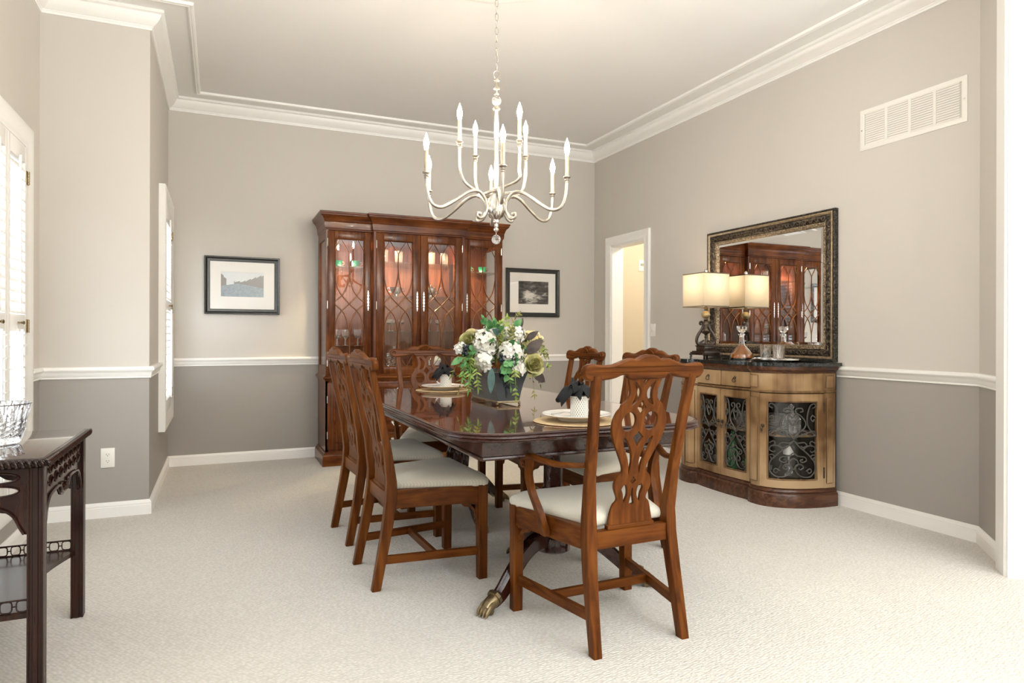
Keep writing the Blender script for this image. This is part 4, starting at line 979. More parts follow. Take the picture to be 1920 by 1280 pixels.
# side door spans from just after the pilaster round to the end stile
sd0, sd1 = sp1+.020, TOT-.100
for side_ in (1, -1):
    R = (lambda s: s) if side_ == 1 else (lambda s: TOT-s)
    mb = MB(); skin(mb, R(sc0), R(sd0), .118, .734, -.02, 0); skin(mb, R(sc0+.022), R(sd0-.016), .15, .70, 0, .007); mb.build('pilaster', M['oak'], sb, ang=30)
    mb = MB(); skin(mb, R(sd1), R(TOT), .118, .734, -.02, 0); skin(mb, R(sd1+.022), R(TOT-.025), .15, .70, 0, .007); mb.build('end_stile', M['oak'], sb, ang=30)
    mb = MB(); skin(mb, R(sc0), R(TOT), .750, .862, -.02, 0); skin(mb, R(sc0+.018), R(sd0-.012), .768, .846, 0, .006); skin(mb, R(sd1+.018), R(TOT-.022), .768, .846, 0, .006); mb.build('frieze', M['oak'], sb, ang=30)
    for sa_, sb2_, za_, zb_ in ((sc0+.022, sd0-.016, .15, .70), (sd1+.022, TOT-.025, .15, .70), (sc0+.018, sd0-.012, .768, .846), (sd1+.018, TOT-.022, .768, .846)):
        n_ = 6; ln = [(sa_+(sb2_-sa_)*k/n_, za_) for k in range(n_)]+[(sb2_, za_), (sb2_, zb_)]+[(sb2_-(sb2_-sa_)*k/n_, zb_) for k in range(1, n_)]+[(sa_, zb_)]
        mb = MB(); mb.tube([(*sp_at(R(a2), .005), b2) for a2, b2 in ln], .0032, 5, loop=True); mb.build('panel_bead', M['oak_d'], sb)
    for s_, a_, b_, o_ in [(q, .120, .733, .0012) for q in (sc0, sd0, sd1)]:
        mb = MB(); skin(mb, R(s_-.0022), R(s_+.0022), a_, b_, -.02, o_, 1); mb.build('joint_line', M['umber'], sb)
    # centre drawer
    mb = MB(); skin(mb, R(MID+.004), R(sc0-.004), .756, .858, -.015, .003); d = mb.build('drawer', M['oak'], sb, ang=30)
    pm = sp_at(R((MID+sc0)/2), .004)
    mb = MB(); mb.lathe([(.0, -.0), (.010, 0), (.011, .003), (.005, .008), (.006, .012), (.0, .014)], n=14); r_ = mb.build('rosette', M['bronze'], d); r_.rotation_euler = (radians(90), 0, 0); r_.location = (pm[0], pm[1], .815)
    mb = MB(); mb.tube(spline([(pm[0]+.000, pm[1]-.010, .817), (pm[0]-.010, pm[1]-.012, .808), (pm[0]-.017, pm[1]-.012, .795), (pm[0]-.012, pm[1]-.012, .787), (pm[0], pm[1]-.012, .785), (pm[0]+.012, pm[1]-.012, .787), (pm[0]+.017, pm[1]-.012, .795), (pm[0]+.010, pm[1]-.012, .808)], 4, True), .0028, 6, loop=True); mb.build('ring_pull', M['bronze'], d)
    # doors: centre and side, each a frame with a wrought iron scroll panel
    for a_, b_, kx in ((MID+.003, sc0-.002, 'c'), (sd0+.003, sd1-.003, 's')):
        fw_ = .033 if kx == 'c' else .052
        mb = MB(); z0, z1 = .122, .730
        skin(mb, R(a_), R(a_+fw_), z0, z1, -.018, .006); skin(mb, R(b_-fw_), R(b_), z0, z1, -.018, .006)
        skin(mb, R(a_+fw_), R(b_-fw_), z0, z0+.056, -.018, .006); skin(mb, R(a_+fw_), R(b_-fw_), z1-.050, z1, -.018, .006)
        d = mb.build('iron_door', M['oak'], sb, ang=30)
        ga, gb, g0, g1 = a_+fw_, b_-fw_, z0+.056, z1-.050
        mb = MB()
        for (p_, q_) in (((ga, g0), (gb, g0)), ((ga, g1), (gb, g1)), ((ga, g0), (ga, g1)), ((gb, g0), (gb, g1))):
            n_ = 10; mb.tube([(*sp_at(R(p_[0]+(q_[0]-p_[0])*k/n_), .006), p_[1]+(q_[1]-p_[1])*k/n_) for k in range(n_+1)], .005, 6)
        mb.build('bead', M['oak_d'], d)
        mb = MB(); skin(mb, R(ga-.004), R(gb+.004), g0-.004, g1+.004, -.012, -.009); mb.build('glass_pane', M['pane'], d)
        # scrolls, drawn in a unit panel u -1..1, v 0..1
        def spiral(cx, cy, r0, a0, turns, sgn=1, k=.0):
            n_ = int(16*turns); return [(cx+r0*(1-.55*i/n_)*cos(a0+sgn*2*pi*turns*i/n_), cy+r0*(1-.55*i/n_)*sin(a0+sgn*2*pi*turns*i/n_)*.5) for i in range(n_+1)]
        SC_ = []
        for m_ in (1, -1):
            S_ = []
            S_.append(spline([(.0, .52), (.12, .58), (.45, .66), (.52, .74), (.30, .83), (.10, .87), (.12, .92), (.34, .925), (.40, .89), (.28, .875)], 5))
            S_.append(spline([(.98, .56), (.85, .60), (.62, .70), (.60, .82), (.72, .95), (.90, .985), (.98, .95), (.84, .925)], 5))
            S_.append(spline([(.0, .52), (.20, .60), (.30, .63), (.52, .625), (.56, .585), (.38, .575), (.34, .60)], 5))
            S_.append(spline([(.10, .54), (.55, .60), (.88, .62), (.98, .585), (.80, .555), (.70, .575)], 5))
            S_.append(spline([(.0, .50), (.25, .42), (.60, .33), (.92, .22), (.95, .10), (.70, .025), (.35, .03), (.12, .09), (.10, .17), (.30, .19), (.42, .15), (.30, .12), (.22, .14)], 5))
            S_.append(spline([(.0, .50), (.18, .47), (.45, .475), (.58, .44), (.42, .41), (.32, .43)], 5))
            S_.append(spline([(.40, .375), (.62, .43), (.90, .42), (.96, .37), (.80, .345), (.74, .365)], 5))
            S_.append(spline([(.0, .34), (.18, .30), (.48, .285), (.56, .24), (.38, .215), (.28, .24), (.40, .255)], 5))
            S_.append(spline([(.04, .80), (.16, .84), (.22, .80), (.12, .74), (.03, .70)], 4)); S_.append(spline([(.97, .80), (.84, .83), (.76, .79), (.86, .75), (.92, .78)], 4))
            S_.append(spline([(.0, .27), (.16, .24), (.20, .19), (.08, .16), (.02, .12)], 4)); S_.append(spline([(.97, .46), (.80, .49), (.72, .46), (.82, .43)], 4))
            S_.append(spline([(.97, .30), (.84, .31), (.76, .28), (.86, .25), (.92, .28)], 4)); S_.append(spline([(.55, .10), (.70, .13), (.80, .10), (.70, .07), (.62, .09)], 4))
            SC_ += [[(m_*u, v) for u, v in c] for c in S_]
        mb = MB(); gm, gh = (ga+gb)/2, (gb-ga)/2-.004
        for c in SC_:
            mb.tube([(*sp_at(R(gm+u*gh), -.002), g0+.006+v*(g1-g0-.012)) for u, v in c], .0046, 6)
        mb.build('iron_scrollwork', M['iron'], d)
        kp = sp_at(R(a_+.022), .008) if kx == 's' else sp_at(R(a_+.018), .008)
        kz = .52 if kx == 's' else .50
        mb = MB(); mb.lathe([(.0, 0), (.013, 0), (.012, .004), (.005, .006), (.0075, .012), (.0, .016)], n=14); kn = mb.build('drop_pull', M['bronze'], d)
        nn = sp_at(R(a_+.02), 1.0); n0 = sp_at(R(a_+.02), 0); kn.rotation_euler = (radians(90), 0, atan2(nn[1]-n0[1], nn[0]-n0[0])+pi/2); kn.location = (kp[0], kp[1], kz)
        mb = MB(); mb.lathe([(.0, 0), (.005, -.012), (.007, -.026), (.003, -.032), (.006, -.042), (.0, -.048)], (kp[0]+(nn[0]-n0[0])*.012, kp[1]+(nn[1]-n0[1])*.012, kz-.002), 10); mb.build('pendant', M['bronze'], d)
        if kx == 's':
            for hz in (.22, .64):
                hp = sp_at(R(b_), .008); mb = MB(); mb.cyl((hp[0], hp[1], hz-.035), (hp[0], hp[1], hz+.035), .005, n=8); mb.build('hinge', M['bronze'], d)
# ---- dishes inside the sideboard (world)
def W(x, y): return (RT-.016+y, SBY-x)   # local -> world for a -90 degree turn
PLT = [(.0, .002), (.05, 0), (.07, .004), (.105, .014), (.106, .016), (.07, .008), (.0, .006)]
def stack(x, y, z, n, where, grp):
    wx, wy = W(x, y)
    p0 = None
    for k in range(n):
        lab = 'white plate in the stack ' + where + (', topmost' if k == n-1 else ', bottom one' if k == 0 else ', number %d from the bottom' % (k+1))
        if p0 is None: p0 = lathed('plate', PLT, M['china'], wx, wy, z, lab, 'plate', grp, 32)
        else: cp(p0, wx, wy, z+.0105*k, lab)
stack(.10, -.25, .463, 9, 'behind the right centre iron door', 'plates behind the centre doors')
stack(.33, -.25, .463, 10, 'behind the right side iron door', 'plates behind the side door')
wx, wy = W(-.09, -.25); lathed('green_bottle', [(.0, 0), (.035, 0), (.037, .01), (.037, .16), (.015, .22), (.013, .29), (.015, .292), (.0, .292)], plain('green_bottle_glass', (.02, .22, .07), .1, coat=.6), wx, wy, .119, 'green bottle behind the left centre iron door', 'bottle')
wx, wy = W(.06, -.22); lathed('green_jar', [(.0, 0), (.045, 0), (.05, .02), (.05, .09), (.03, .12), (.032, .13), (.0, .13)], plain('green_jar_glaze', (.03, .25, .10), .15), wx, wy, .300 if False else .119, 'squat green jar behind the right centre iron door', 'jar')
wx, wy = W(.36, -.28); lathed('crystal_jar', [(.0, 0), (.05, 0), (.06, .03), (.06, .10), (.03, .14), (.034, .15), (.012, .16), (.02, .18), (.0, .20)], M['glass'], wx+.0, wy-.12, .463, 'lidded crystal jar behind the right side iron door, upper shelf', 'jar', None, 12, None, 20)
wx, wy = W(.40, -.22)
t = thing('glass_carafe', 'round glass carafe with white cap behind the right side iron door', 'carafe', (wx, wy, .119))
mb = MB(); mb.lathe([(.0, 0), (.05, 0), (.075, .04), (.078, .08), (.05, .14), (.022, .18), (.02, .20), (.018, .20), (.02, .18), (.047, .14), (.074, .08), (.07, .04), (.0, .008)], n=28); mb.build('body', M['glass'], t)
mb = MB(); mb.lathe([(.034, .195), (.034, .21), (.012, .25), (.0, .252)], n=20); mb.build('cap', M['china'], t)
wx, wy = W(.30, -.30); lathed('wine_glass', WIN, M['cut'], wx, wy, .119, 'stemmed glass beside the carafe behind the right side iron door', 'wine glass')
wx, wy = W(.10, -.28); lathed('glass_bowl', [(.0, 0), (.03, 0), (.06, .03), (.072, .07), (.069, .07), (.055, .03), (.0, .01)], M['cut'], wx, wy-.06, .119, 'shallow glass bowl at the bottom behind the right centre iron door', 'bowl')

# ------------------------------------------------------------------ mirror
MY0, MY1, MZ0, MZ1 = 3.11, 4.352, .936, 1.945
mr = thing('wall_mirror', 'large ornate bronze and gold framed mirror on the right wall above the sideboard', 'mirror', (RT-.002, (MY0+MY1)/2, (MZ0+MZ1)/2), radians(-90))
mhw, mhh = (MY1-MY0)/2, (MZ1-MZ0)/2
fr_path = [(-mhw, -mhh), (mhw, -mhh), (mhw, mhh), (-mhw, mhh)]
mpm = lambda u, v, h: (u, -h, v)
def orn(name, c1_, c2_, sc, rough, metal, thr=.5):
    m, nt, b = nmat(name); N = nt.nodes.new; L = nt.links.new
    tc = N('ShaderNodeTexCoord'); v = N('ShaderNodeTexVoronoi'); v.feature = 'SMOOTH_F1'; v.inputs['Scale'].default_value = sc; L(tc.outputs['Object'], v.inputs['Vector'])
    w = N('ShaderNodeMath'); w.operation = 'SINE'; q = N('ShaderNodeMath'); q.operation = 'MULTIPLY'; q.inputs[1].default_value = 20; L(v.outputs['Distance'], q.inputs[0]); L(q.outputs[0], w.inputs[0])
    r = N('ShaderNodeValToRGB'); r.color_ramp.elements[0].position = thr; r.color_ramp.elements[0].color = C(*c1_); r.color_ramp.elements[1].position = min(1, thr+.35); r.color_ramp.elements[1].color = C(*c2_)
    L(w.outputs[0], r.inputs[0]); L(r.outputs[0], b.inputs['Base Color'])
    bp = N('ShaderNodeBump'); bp.inputs['Strength'].default_value = .4; bp.inputs['Distance'].default_value = .003; L(w.outputs[0], bp.inputs['Height']); L(bp.outputs[0], b.inputs['Normal'])
    setp(b, Roughness=rough, Metallic=metal); return m
M['fr_dark'] = orn('frame_bronze_scroll', (.030, .024, .020), (.13, .095, .062), 30, .35, .5, .45)
M['fr_gold'] = plain('frame_gold_leaf', (.46, .36, .24), .34, metal=.8, var=.3, vscale=50)
M['fr_scroll'] = plain('frame_scroll_relief', (.17, .125, .082), .38, metal=.6, var=.35, vscale=60)
M['fr_gold2'] = orn('frame_gold_chased', (.20, .145, .09), (.55, .45, .32), 75, .33, .8, .2)
M['fr_edge'] = orn('frame_dark_beaded', (.02, .018, .016), (.12, .10, .075), 70, .4, .5, .3)
mb = MB(); mb.mould(fr_path, [(0, 0), (0, .030), (.003, .034), (.010, .035), (.014, .031), (.014, 0)], mpm, True); mb.build('outer_edge', M['fr_edge'], mr, ang=30)
mb = MB(); mb.mould(fr_path, [(.014, .028), (.016, .036), (.022, .038), (.030, .034), (.034, .028)], mpm, True); mb.build('gold_bead', M['fr_gold'], mr, ang=40)
mb = MB(); mb.mould(fr_path, [(.034, .028), (.038, .034), (.050, .038), (.062, .034), (.074, .026), (.078, .020)], mpm, True); mb.build('scroll_band', M['fr_dark'], mr, ang=40)
# raised scroll repeats along the band
def leafy(mb, u0, v0, du, dv, n):
    for k in range(n):
        c = (u0+du*(k+.5)/n, v0+dv*(k+.5)/n); a0 = atan2(dv, du); s = .5*sqrt(du*du+dv*dv)/n*.9
        pts = []
        for i in range(15):
            a = a0+pi*.1+2*pi*.78*i/14; r = .018*(1-.045*i); pts.append((c[0]+r*cos(a), c[1]+r*sin(a)))
        mb.tube([(p[0], -.0385, p[1]) for p in pts], .0022, 5)
        p0 = (c[0]-s*cos(a0), c[1]-s*sin(a0)); mb.tube([(p0[0], -.036, p0[1]), (c[0]-.012*cos(a0)+.006*sin(a0), -.040, c[1]-.012*sin(a0)-.006*cos(a0)), (c[0]-.002*cos(a0), -.0385, c[1]-.002*sin(a0))], [.001, .003, .001], 5)
mb = MB(); b_ = .054
leafy(mb, -mhw+.06, -mhh+b_, 2*mhw-.12, 0, 22); leafy(mb, mhw-b_, -mhh+.06, 0, 2*mhh-.12, 18); leafy(mb, mhw-.06, mhh-b_, -2*mhw+.12, 0, 22); leafy(mb, -mhw+b_, mhh-.06, 0, -2*mhh+.12, 18)
mb.build('scroll_ornament', M['fr_scroll'], mr)
mb = MB(); mb.mould(fr_path, [(.078, .020), (.080, .024), (.090, .026), (.102, .020), (.106, .014), (.106, .004)], mpm, True); mb.build('inner_gold_moulding', M['fr_gold2'], mr, ang=40)
gw, gh_ = mhw-.104, mhh-.104
mb = MB(); bv = .022
mb.mould([(-gw, -gh_), (gw, -gh_), (gw, gh_), (-gw, gh_)], [(0, .0075), (bv, .010), (bv, .004), (0, .004)], mpm, True)
mb.box(-gw+bv, gw-bv, -.010, -.004, -gh_+bv, gh_-bv); mb.build('mirror_glass', M['mirror'], mr, smooth=False)
mb = MB(); mb.box(-mhw+.01, mhw-.01, -.004, 0, -mhh+.01, mhh-.01); mb.build('backing', M['dark'], mr)

# ------------------------------------------------------------------ table lamp
LX, LY, LZ = 3.50, 4.15, .93
lp = thing('table_lamp', 'lit table lamp with square cream shade and dark lyre base on the sideboard', 'lamp', (LX, LY, LZ), 0)
dk = wood('lamp_dark_wood', (.018, .010, .007), (.035, .020, .013), (.07, .042, .026), 'Z', .3, .5)
mb = MB(); mb.box(-.085, .085, -.085, .085, .036, .048, .004); mb.box(-.075, .075, -.075, .075, .048, .056, .003)
for sx in (-1, 1):
    for sy in (-1, 1):
        mb.tube([(sx*.074, sy*.074, .040), (sx*.082, sy*.082, .028), (sx*.078, sy*.078, .012), (sx*.084, sy*.084, .002)], [.012, .012, .008, .009], 8)
for q in (-1, 1):
    mb.box(-.07, .07, q*.078-.004, q*.078+.004, .024, .040, .003); mb.box(q*.078-.004, q*.078+.004, -.07, .07, .024, .040, .003)
mb.build('stand', dk, lp)
mb = MB(); mb.box(-.052, .052, -.052, .052, .056, .092, .003); mb.box(-.058, .058, -.058, .058, .090, .100, .003); mb.build('plinth_block', dk, lp)
u_, v_ = .915, -.404                                        # the lyre lies in the plane facing the room's opening
for q in (-1, 1):
    pth = spline([(.012, .140), (.030, .128), (.046, .116), (.036, .106), (.018, .108), (.022, .102), (.048, .102), (.068, .120), (.070, .152), (.054, .190), (.030, .228), (.020, .258), (.026, .280), (.044, .282), (.046, .266), (.034, .262)], 4)
    mb = MB(); mb.tube([(q*r*u_, q*r*v_, z) for r, z in pth], [lerp(i/(len(pth)-1), [0, .25, .55, .8, 1], [.007, .011, .0125, .010, .006]) for i in range(len(pth))], 8); mb.build('lyre_arm', dk, lp)
mb = MB(); mb.lathe([(.014, .10), (.016, .112), (.008, .125), (.006, .15), (.012, .165), (.007, .176), (.012, .186), (.030, .196), (.034, .204), (.020, .214), (.016, .235), (.024, .262), (.022, .280), (.014, .290), (.018, .297), (.012, .304)], n=20); mb.build('stem', M['bronze'], lp)
mb = MB(); mb.sph((0, 0, .340), .034, (1, 1, .95), 20, 14); mb.build('gold_ball', plain('aged_gold', (.52, .38, .20), .35, metal=.6, var=.35, vscale=40), lp)
mb = MB(); mb.lathe([(.010, .375), (.014, .382), (.011, .40), (.009, .43), (.012, .46), (.008, .475), (.0, .476)], n=16); mb.build('socket', M['brass'], lp)
M['lampbulb'] = emis('lit_lamp_bulb', (1.0, .78, .5), 3)
mb = MB(); mb.lathe([(.010, .470), (.013, .485), (.028, .520), (.030, .540), (.022, .560), (.0, .568)], n=20); mb.build('bulb', M['lampbulb'], lp)
l = bpy.data.lights.new('table_lamp_light', 'POINT'); l.energy = 0.95; l.color = (1.0, .78, .52); l.shadow_soft_size = .04
o = bpy.data.objects.new('table_lamp_light', l); COL.objects.link(o); o.parent = lp; o.location = (0, 0, .60)
def shade_mat():
    m, nt, b = nmat('linen_shade'); N = nt.nodes.new; L = nt.links.new
    tr = N('ShaderNodeBsdfTranslucent'); tr.inputs[0].default_value = C(.66, .60, .50)
    df = N('ShaderNodeBsdfDiffuse'); df.inputs[0].default_value = C(.78, .70, .56)
    tc = N('ShaderNodeTexCoord'); n1 = N('ShaderNodeTexNoise'); n1.inputs['Scale'].default_value = 260; L(tc.outputs['Object'], n1.inputs['Vector'])
    bp = N('ShaderNodeBump'); bp.inputs['Strength'].default_value = .3; bp.inputs['Distance'].default_value = .001; L(n1.outputs['Fac'], bp.inputs['Height']); L(bp.outputs[0], df.inputs['Normal'])
    mx = N('ShaderNodeMixShader'); mx.inputs[0].default_value = .5; L(df.outputs[0], mx.inputs[1]); L(tr.outputs[0], mx.inputs[2]); L(mx.outputs[0], nt.nodes['Material Output'].inputs[0]); return m
M['shade'] = shade_mat()
SA, SBb, Z0s, Z1s = .124, .124, .402, .658
mb = MB(); mb.rings([[(x*SA, y*SBb, z) for x, y in ((1, -1), (1, 1), (-1, 1), (-1, -1))] for z in (Z0s, Z1s)], cap=False); o = mb.build('lamp_shade', M['shade'], lp, smooth=False)
braid = plain('taupe_braid', (.22, .18, .13), .8)
for z in (Z0s, Z1s):
    mb = MB(); mb.mould([(-SA, -SBb), (SA, -SBb), (SA, SBb), (-SA, SBb)], [(-.0015, z-.004), (-.0015, z+.004), (.002, z+.004), (.002, z-.004)], XYZ, True); mb.build('shade_trim', braid, o)
mb = MB(); mb.tube([(0, 0, .47), (.05, 0, .50), (.058, 0, .56), (.03, 0, .64), (0, 0, .655)], .002, 6); mb.tube([(0, 0, .47), (-.05, 0, .50), (-.058, 0, .56), (-.03, 0, .64), (0, 0, .655)], .002, 6); mb.box(-SA, SA, -.002, .002,   .655, .658); mb.box(-.002, .002, -SBb, SBb, .655, .658); mb.build('harp', M['brass'], lp)
mb = MB(); mb.lathe([(.0, .657), (.008, .659), (.006, .667), (.013, .675), (.014, .687), (.008, .697), (.0, .701)], n=14); mb.build('finial', M['silver'], lp)

# ------------------------------------------------------------------ decanter, tray and tumblers on the sideboard
M['whisky'] = glass('amber_spirit', (1.0, .36, .02), 0, 1.33); setp(M['whisky'].node_tree.nodes['Principled BSDF'], Transmission_Weight=.68)
dc = thing('decanter', 'crystal ship decanter half full of amber spirit in front of the mirror', 'decanter', (3.50, 3.757, .93))
mb = MB(); mb.lathe([(.0, .002), (.080, 0), (.084, .004), (.082, .038), (.077, .046), (.042, .085), (.024, .105), (.019, .130), (.0175, .172), (.024, .182), (.024, .188), (.014, .188), (.0145, .165), (.016, .130), (.021, .104), (.039, .082), (.073, .044), (.077, .038), (.078, .014), (.0, .014)], n=40); mb.build('bottle', M['glass'], dc)
mb = MB(); mb.lathe([(.0, .0145), (.0775, .0145), (.0765, .038), (.0725, .0435), (.0388, .081), (.0215, .1025), (.0, .1025)], n=40); mb.build('spirit', M['whisky'], dc)
mb = MB(); mb.lathe([(.0, .165), (.012, .166), (.013, .189), (.010, .196), (.024, .206), (.034, .222), (.036, .246), (.033, .248), (.0, .242)], n=8); mb.build('stopper', M['glass'], dc, ang=10)
tray = thing('serving_tray', 'low oval silver tray under the tumblers on the sideboard', 'tray', (3.50, 3.435, .93), radians(8))
mb = MB(); mb.lathe([(.0, .002), (.9, .002), (1.0, .012), (1.0, .020), (.985, .020), (.975, .012), (.9, .006), (.0, .006)], n=48)
for v in mb.bm.verts: v.co.x *= .105; v.co.y *= .185
mb.build('dish', M['silver'], tray)
TB = [(.0, 0), (.034, 0), (.036, .004), (.038, .105), (.0365, .105), (.034, .016), (.0, .014)]
b0 = lathed('whisky_tumbler', TB, M['glass'], 3.48, 3.505, .9365, 'ribbed crystal tumbler on the silver tray, nearest the decanter', 'glass', 'tumblers on the tray', 64, lambda a, z: 1+(.006*cos(12*a) if z > .004 else 0))
cp(b0, 3.53, 3.440, .9365, 'ribbed crystal tumbler on the silver tray, middle one by the mirror'); cp(b0, 3.47, 3.375, .9365, 'ribbed crystal tumbler on the silver tray, farthest from the decanter')

# ------------------------------------------------------------------ chandelier
HX, HY = 1.302, 3.154
chd = thing('chandelier', 'antiqued silver ten light candle chandelier hanging over the dining table', 'chandelier', (HX, HY, 0))
nk = M['nickel']
mb = MB(); z = 2.475; k = 0; lk = .030
while z < 3.03:
    a = 0 if k % 2 else pi/2
    mb.tube([(.0085*cos(t_)*cos(a), .0085*cos(t_)*sin(a), z+lk/2+.021*sin(t_)) for t_ in [2*pi*i/14 for i in range(14)]], .0019, 6, loop=True); z += lk+.006; k += 1
mb.build('chain', nk, chd)
mb = MB(); mb.lathe([(.0, 3.085), (.065, 3.085), (.065, 3.072), (.05, 3.05), (.02, 3.036), (.008, 3.03), (.0, 3.028)], n=32); mb.build('canopy', nk, chd)
mb = MB(); mb.tube([(.016*cos(t_)*.915, -.016*cos(t_)*.404, 2.447+.018*sin(t_)) for t_ in [2*pi*i/16 for i in range(16)]], .0025, 6, loop=True)
mb.lathe([(.006, 2.428), (.016, 2.420), (.016, 2.412), (.010, 2.408), (.011, 2.385), (.016, 2.378), (.017, 2.370), (.008, 2.366), (.006, 2.355), (.012, 2.350), (.012, 2.342), (.007, 2.338)], n=20)
mb.lathe([(.009, 2.283), (.018, 2.278), (.019, 2.268), (.013, 2.262), (.0115, 2.25), (.0115, 1.865), (.018, 1.860), (.019, 1.852), (.012, 1.846), (.0125, 1.81)], n=20); mb.build('column', nk, chd)
mb = MB(); mb.sph((0, 0, 2.310), .025, (1, 1, .95), 16, 10); mb.build('crystal_knop', M['cut'], chd)
mb = MB(); mb.lathe([(.013, 1.840), (.030, 1.825), (.046, 1.800), (.052, 1.770), (.054, 1.757), (.054, 1.752), (.050, 1.735), (.036, 1.712), (.020, 1.700), (.018, 1.696), (.020, 1.690), (.018, 1.682), (.011, 1.676), (.012, 1.662), (.008, 1.657), (.014, 1.650), (.013, 1.643), (.005, 1.634)], n=32); mb.build('hub', M['silver'], chd)
mb = MB(); mb.cyl((0, 0, 1.636), (0, 0, 1.618), .0012, n=6); mb.build('hook', nk, chd)
mb = MB(); mb.sph((0, 0, 1.596), .0245, (1, 1, 1), 12, 8); mb.build('crystal_ball', M['cut'], chd, ang=5)
M['bulb'] = emis('lit_candle_bulb', (1.0, .86, .66), 122)
M['candle'] = plain('candle_sleeve', (.55, .46, .33), .45, metal=.35, var=.15, vscale=40)
OUT = [96, 36, -24, -84, 216, 156]; INN = [(213, .215, 216), (129, .185, 156), (311, .180, -24), (43, .210, 36)]
ybase = radians(-23.8); RAD = {96: .37, 36: .375, -24: .385, -84: .37, 216: .408, 156: .402}
def arm_pts(rz):  # radial profile
    return spline([(.088, 1.718), (.102, 1.722), (.104, 1.707), (.088, 1.698), (.066, 1.712), (.052, 1.748), (.058, 1.790), (.082, 1.822), (.112, 1.832), (.160, 1.815), (.230, 1.762), (.285, 1.728), (.325, 1.727), (.352, 1.752), (.366, 1.800), (.370, 1.860)], 5)
def candle(par, x, y, z):
    mb = MB(); mb.lathe([(.006, z-.022), (.010, z-.018), (.007, z-.012), (.012, z-.006), (.008, z), (.018, z+.008), (.018, z+.012), (.012, z+.016)], (x, y, 0), 18); mb.build('cup', nk, par)
    mb = MB(); mb.cyl((x, y, z+.012), (x, y, z+.115), .0098, n=16); mb.build('candle_sleeve', M['candle'], par)
    mb = MB(); mb.lathe([(.007, .115), (.0085, .122), (.0125, .140), (.0135, .150), (.012, .164), (.007, .180), (.003, .192), (.0008, .200)], (x, y, z), 16); mb.build('bulb', M['bulb'], par)
for dg in OUT:
    a = ybase+radians(dg); ca, sa = cos(a), sin(a)
    pts = [(r*(RAD[dg]/.37), z) for r, z in arm_pts(0)]; rr = [lerp(i/(len(pts)-1), [0, .08, .3, 1], [.011, .0078, .0088, .0082]) for i in range(len(pts))]
    mb = MB(); mb.tube([(r*ca, r*sa, z) for r, z in pts], rr, 10); ar = mb.build('arm', nk, chd, ang=60)
    candle(ar, RAD[dg]*ca, RAD[dg]*sa, 1.872)
    for di, ri, da in INN:
        if da == dg:
            b = ybase+radians(di); p = spline([(.095*ca, .095*sa, 1.830), (.12*cos((a+b)/2), .12*sin((a+b)/2), 1.832), (ri*.86*cos(b), ri*.86*sin(b), 1.868), (ri*.98*cos(b), ri*.98*sin(b), 1.93), (ri*cos(b), ri*sin(b), 2.04)], 5)
            mb = MB(); mb.tube(p, .0080, 10); a2 = mb.build('upper_arm', nk, chd, ang=60); candle(a2, ri*cos(b), ri*sin(b), 2.056)

# ------------------------------------------------------------------ console table at left (local: x right along +X world, y along +Y world)
NX, NY = -.475, 2.385       # near right corner of the top
ct = thing('console_table', 'dark carved console table with pierced apron at the left edge', 'table', (-.705, 2.735, 0))
hx, hy, zt = .232, .352, .73
cw = M['cons']
mb = MB(); mb.box(-hx+.012, hx-.012, -hy+.012, hy-.012, .700, zt, .002); mb.build('tabletop', wood('console_top_veneer', (.016, .006, .005), (.035, .011, .008), (.06, .02, .012), 'Y', .1, 1.0, coat_rough=.02), ct)
mb = MB()
mb.mould([(-hx, -hy), (hx, -hy), (hx, hy), (-hx, hy)], [(.016, .7285), (.010, .7285), (.002, .725), (0, .717), (.003, .706), (.012, .699), (.016, .699)], XYZ, True)
def rope(p, q):
    L_ = sqrt((q[0]-p[0])**2+(q[1]-p[1])**2); n = int(L_/.0165); d = ((q[0]-p[0])/L_, (q[1]-p[1])/L_)
    for k in range(n+1):
        c = (p[0]+d[0]*L_*k/n, p[1]+d[1]*L_*k/n); nrm = (d[1], -d[0])
        mb.tube([(c[0]+nrm[0]*-.004-d[0]*.004, c[1]+nrm[1]*-.004-d[1]*.004, .7225), (c[0]+nrm[0]*.002, c[1]+nrm[1]*.002, .7205), (c[0]+nrm[0]*.004+d[0]*.004, c[1]+nrm[1]*.004+d[1]*.004, .716), (c[0]+nrm[0]*.000+d[0]*.007, c[1]+nrm[1]*.000+d[1]*.007, .705)], .0052, 8)
rope((-hx, -hy), (hx, -hy)); rope((hx, -hy), (hx, hy)); rope((hx, hy), (-hx, hy))
mb.build('rope_edge', cw, ct, ang=60)
LI = .028
for sx in (-1, 1):
    for sy in (-1, 1):
        x, y = sx*(hx-LI-.005), sy*(hy-LI-.005); w = .021
        def pr(z):
            pts = []
            for (ax_, ay_) in ((1, 0), (0, 1), (-1, 0), (0, -1)):
                tx, ty = -ay_, ax_
                for s_, d_ in ((-1, 1), (-.75, 1), (-.68, .86), (-.38, .86), (-.3, 1), (.3, 1), (.38, .86), (.68, .86), (.75, 1)):
                    pts.append((x+w*(ax_*d_+tx*s_), y+w*(ay_*d_+ty*s_), z))
            return pts
        mb = MB(); mb.rings([pr(0), pr(.30), pr(.70)]); mb.build('leg', cw, ct, ang=15)
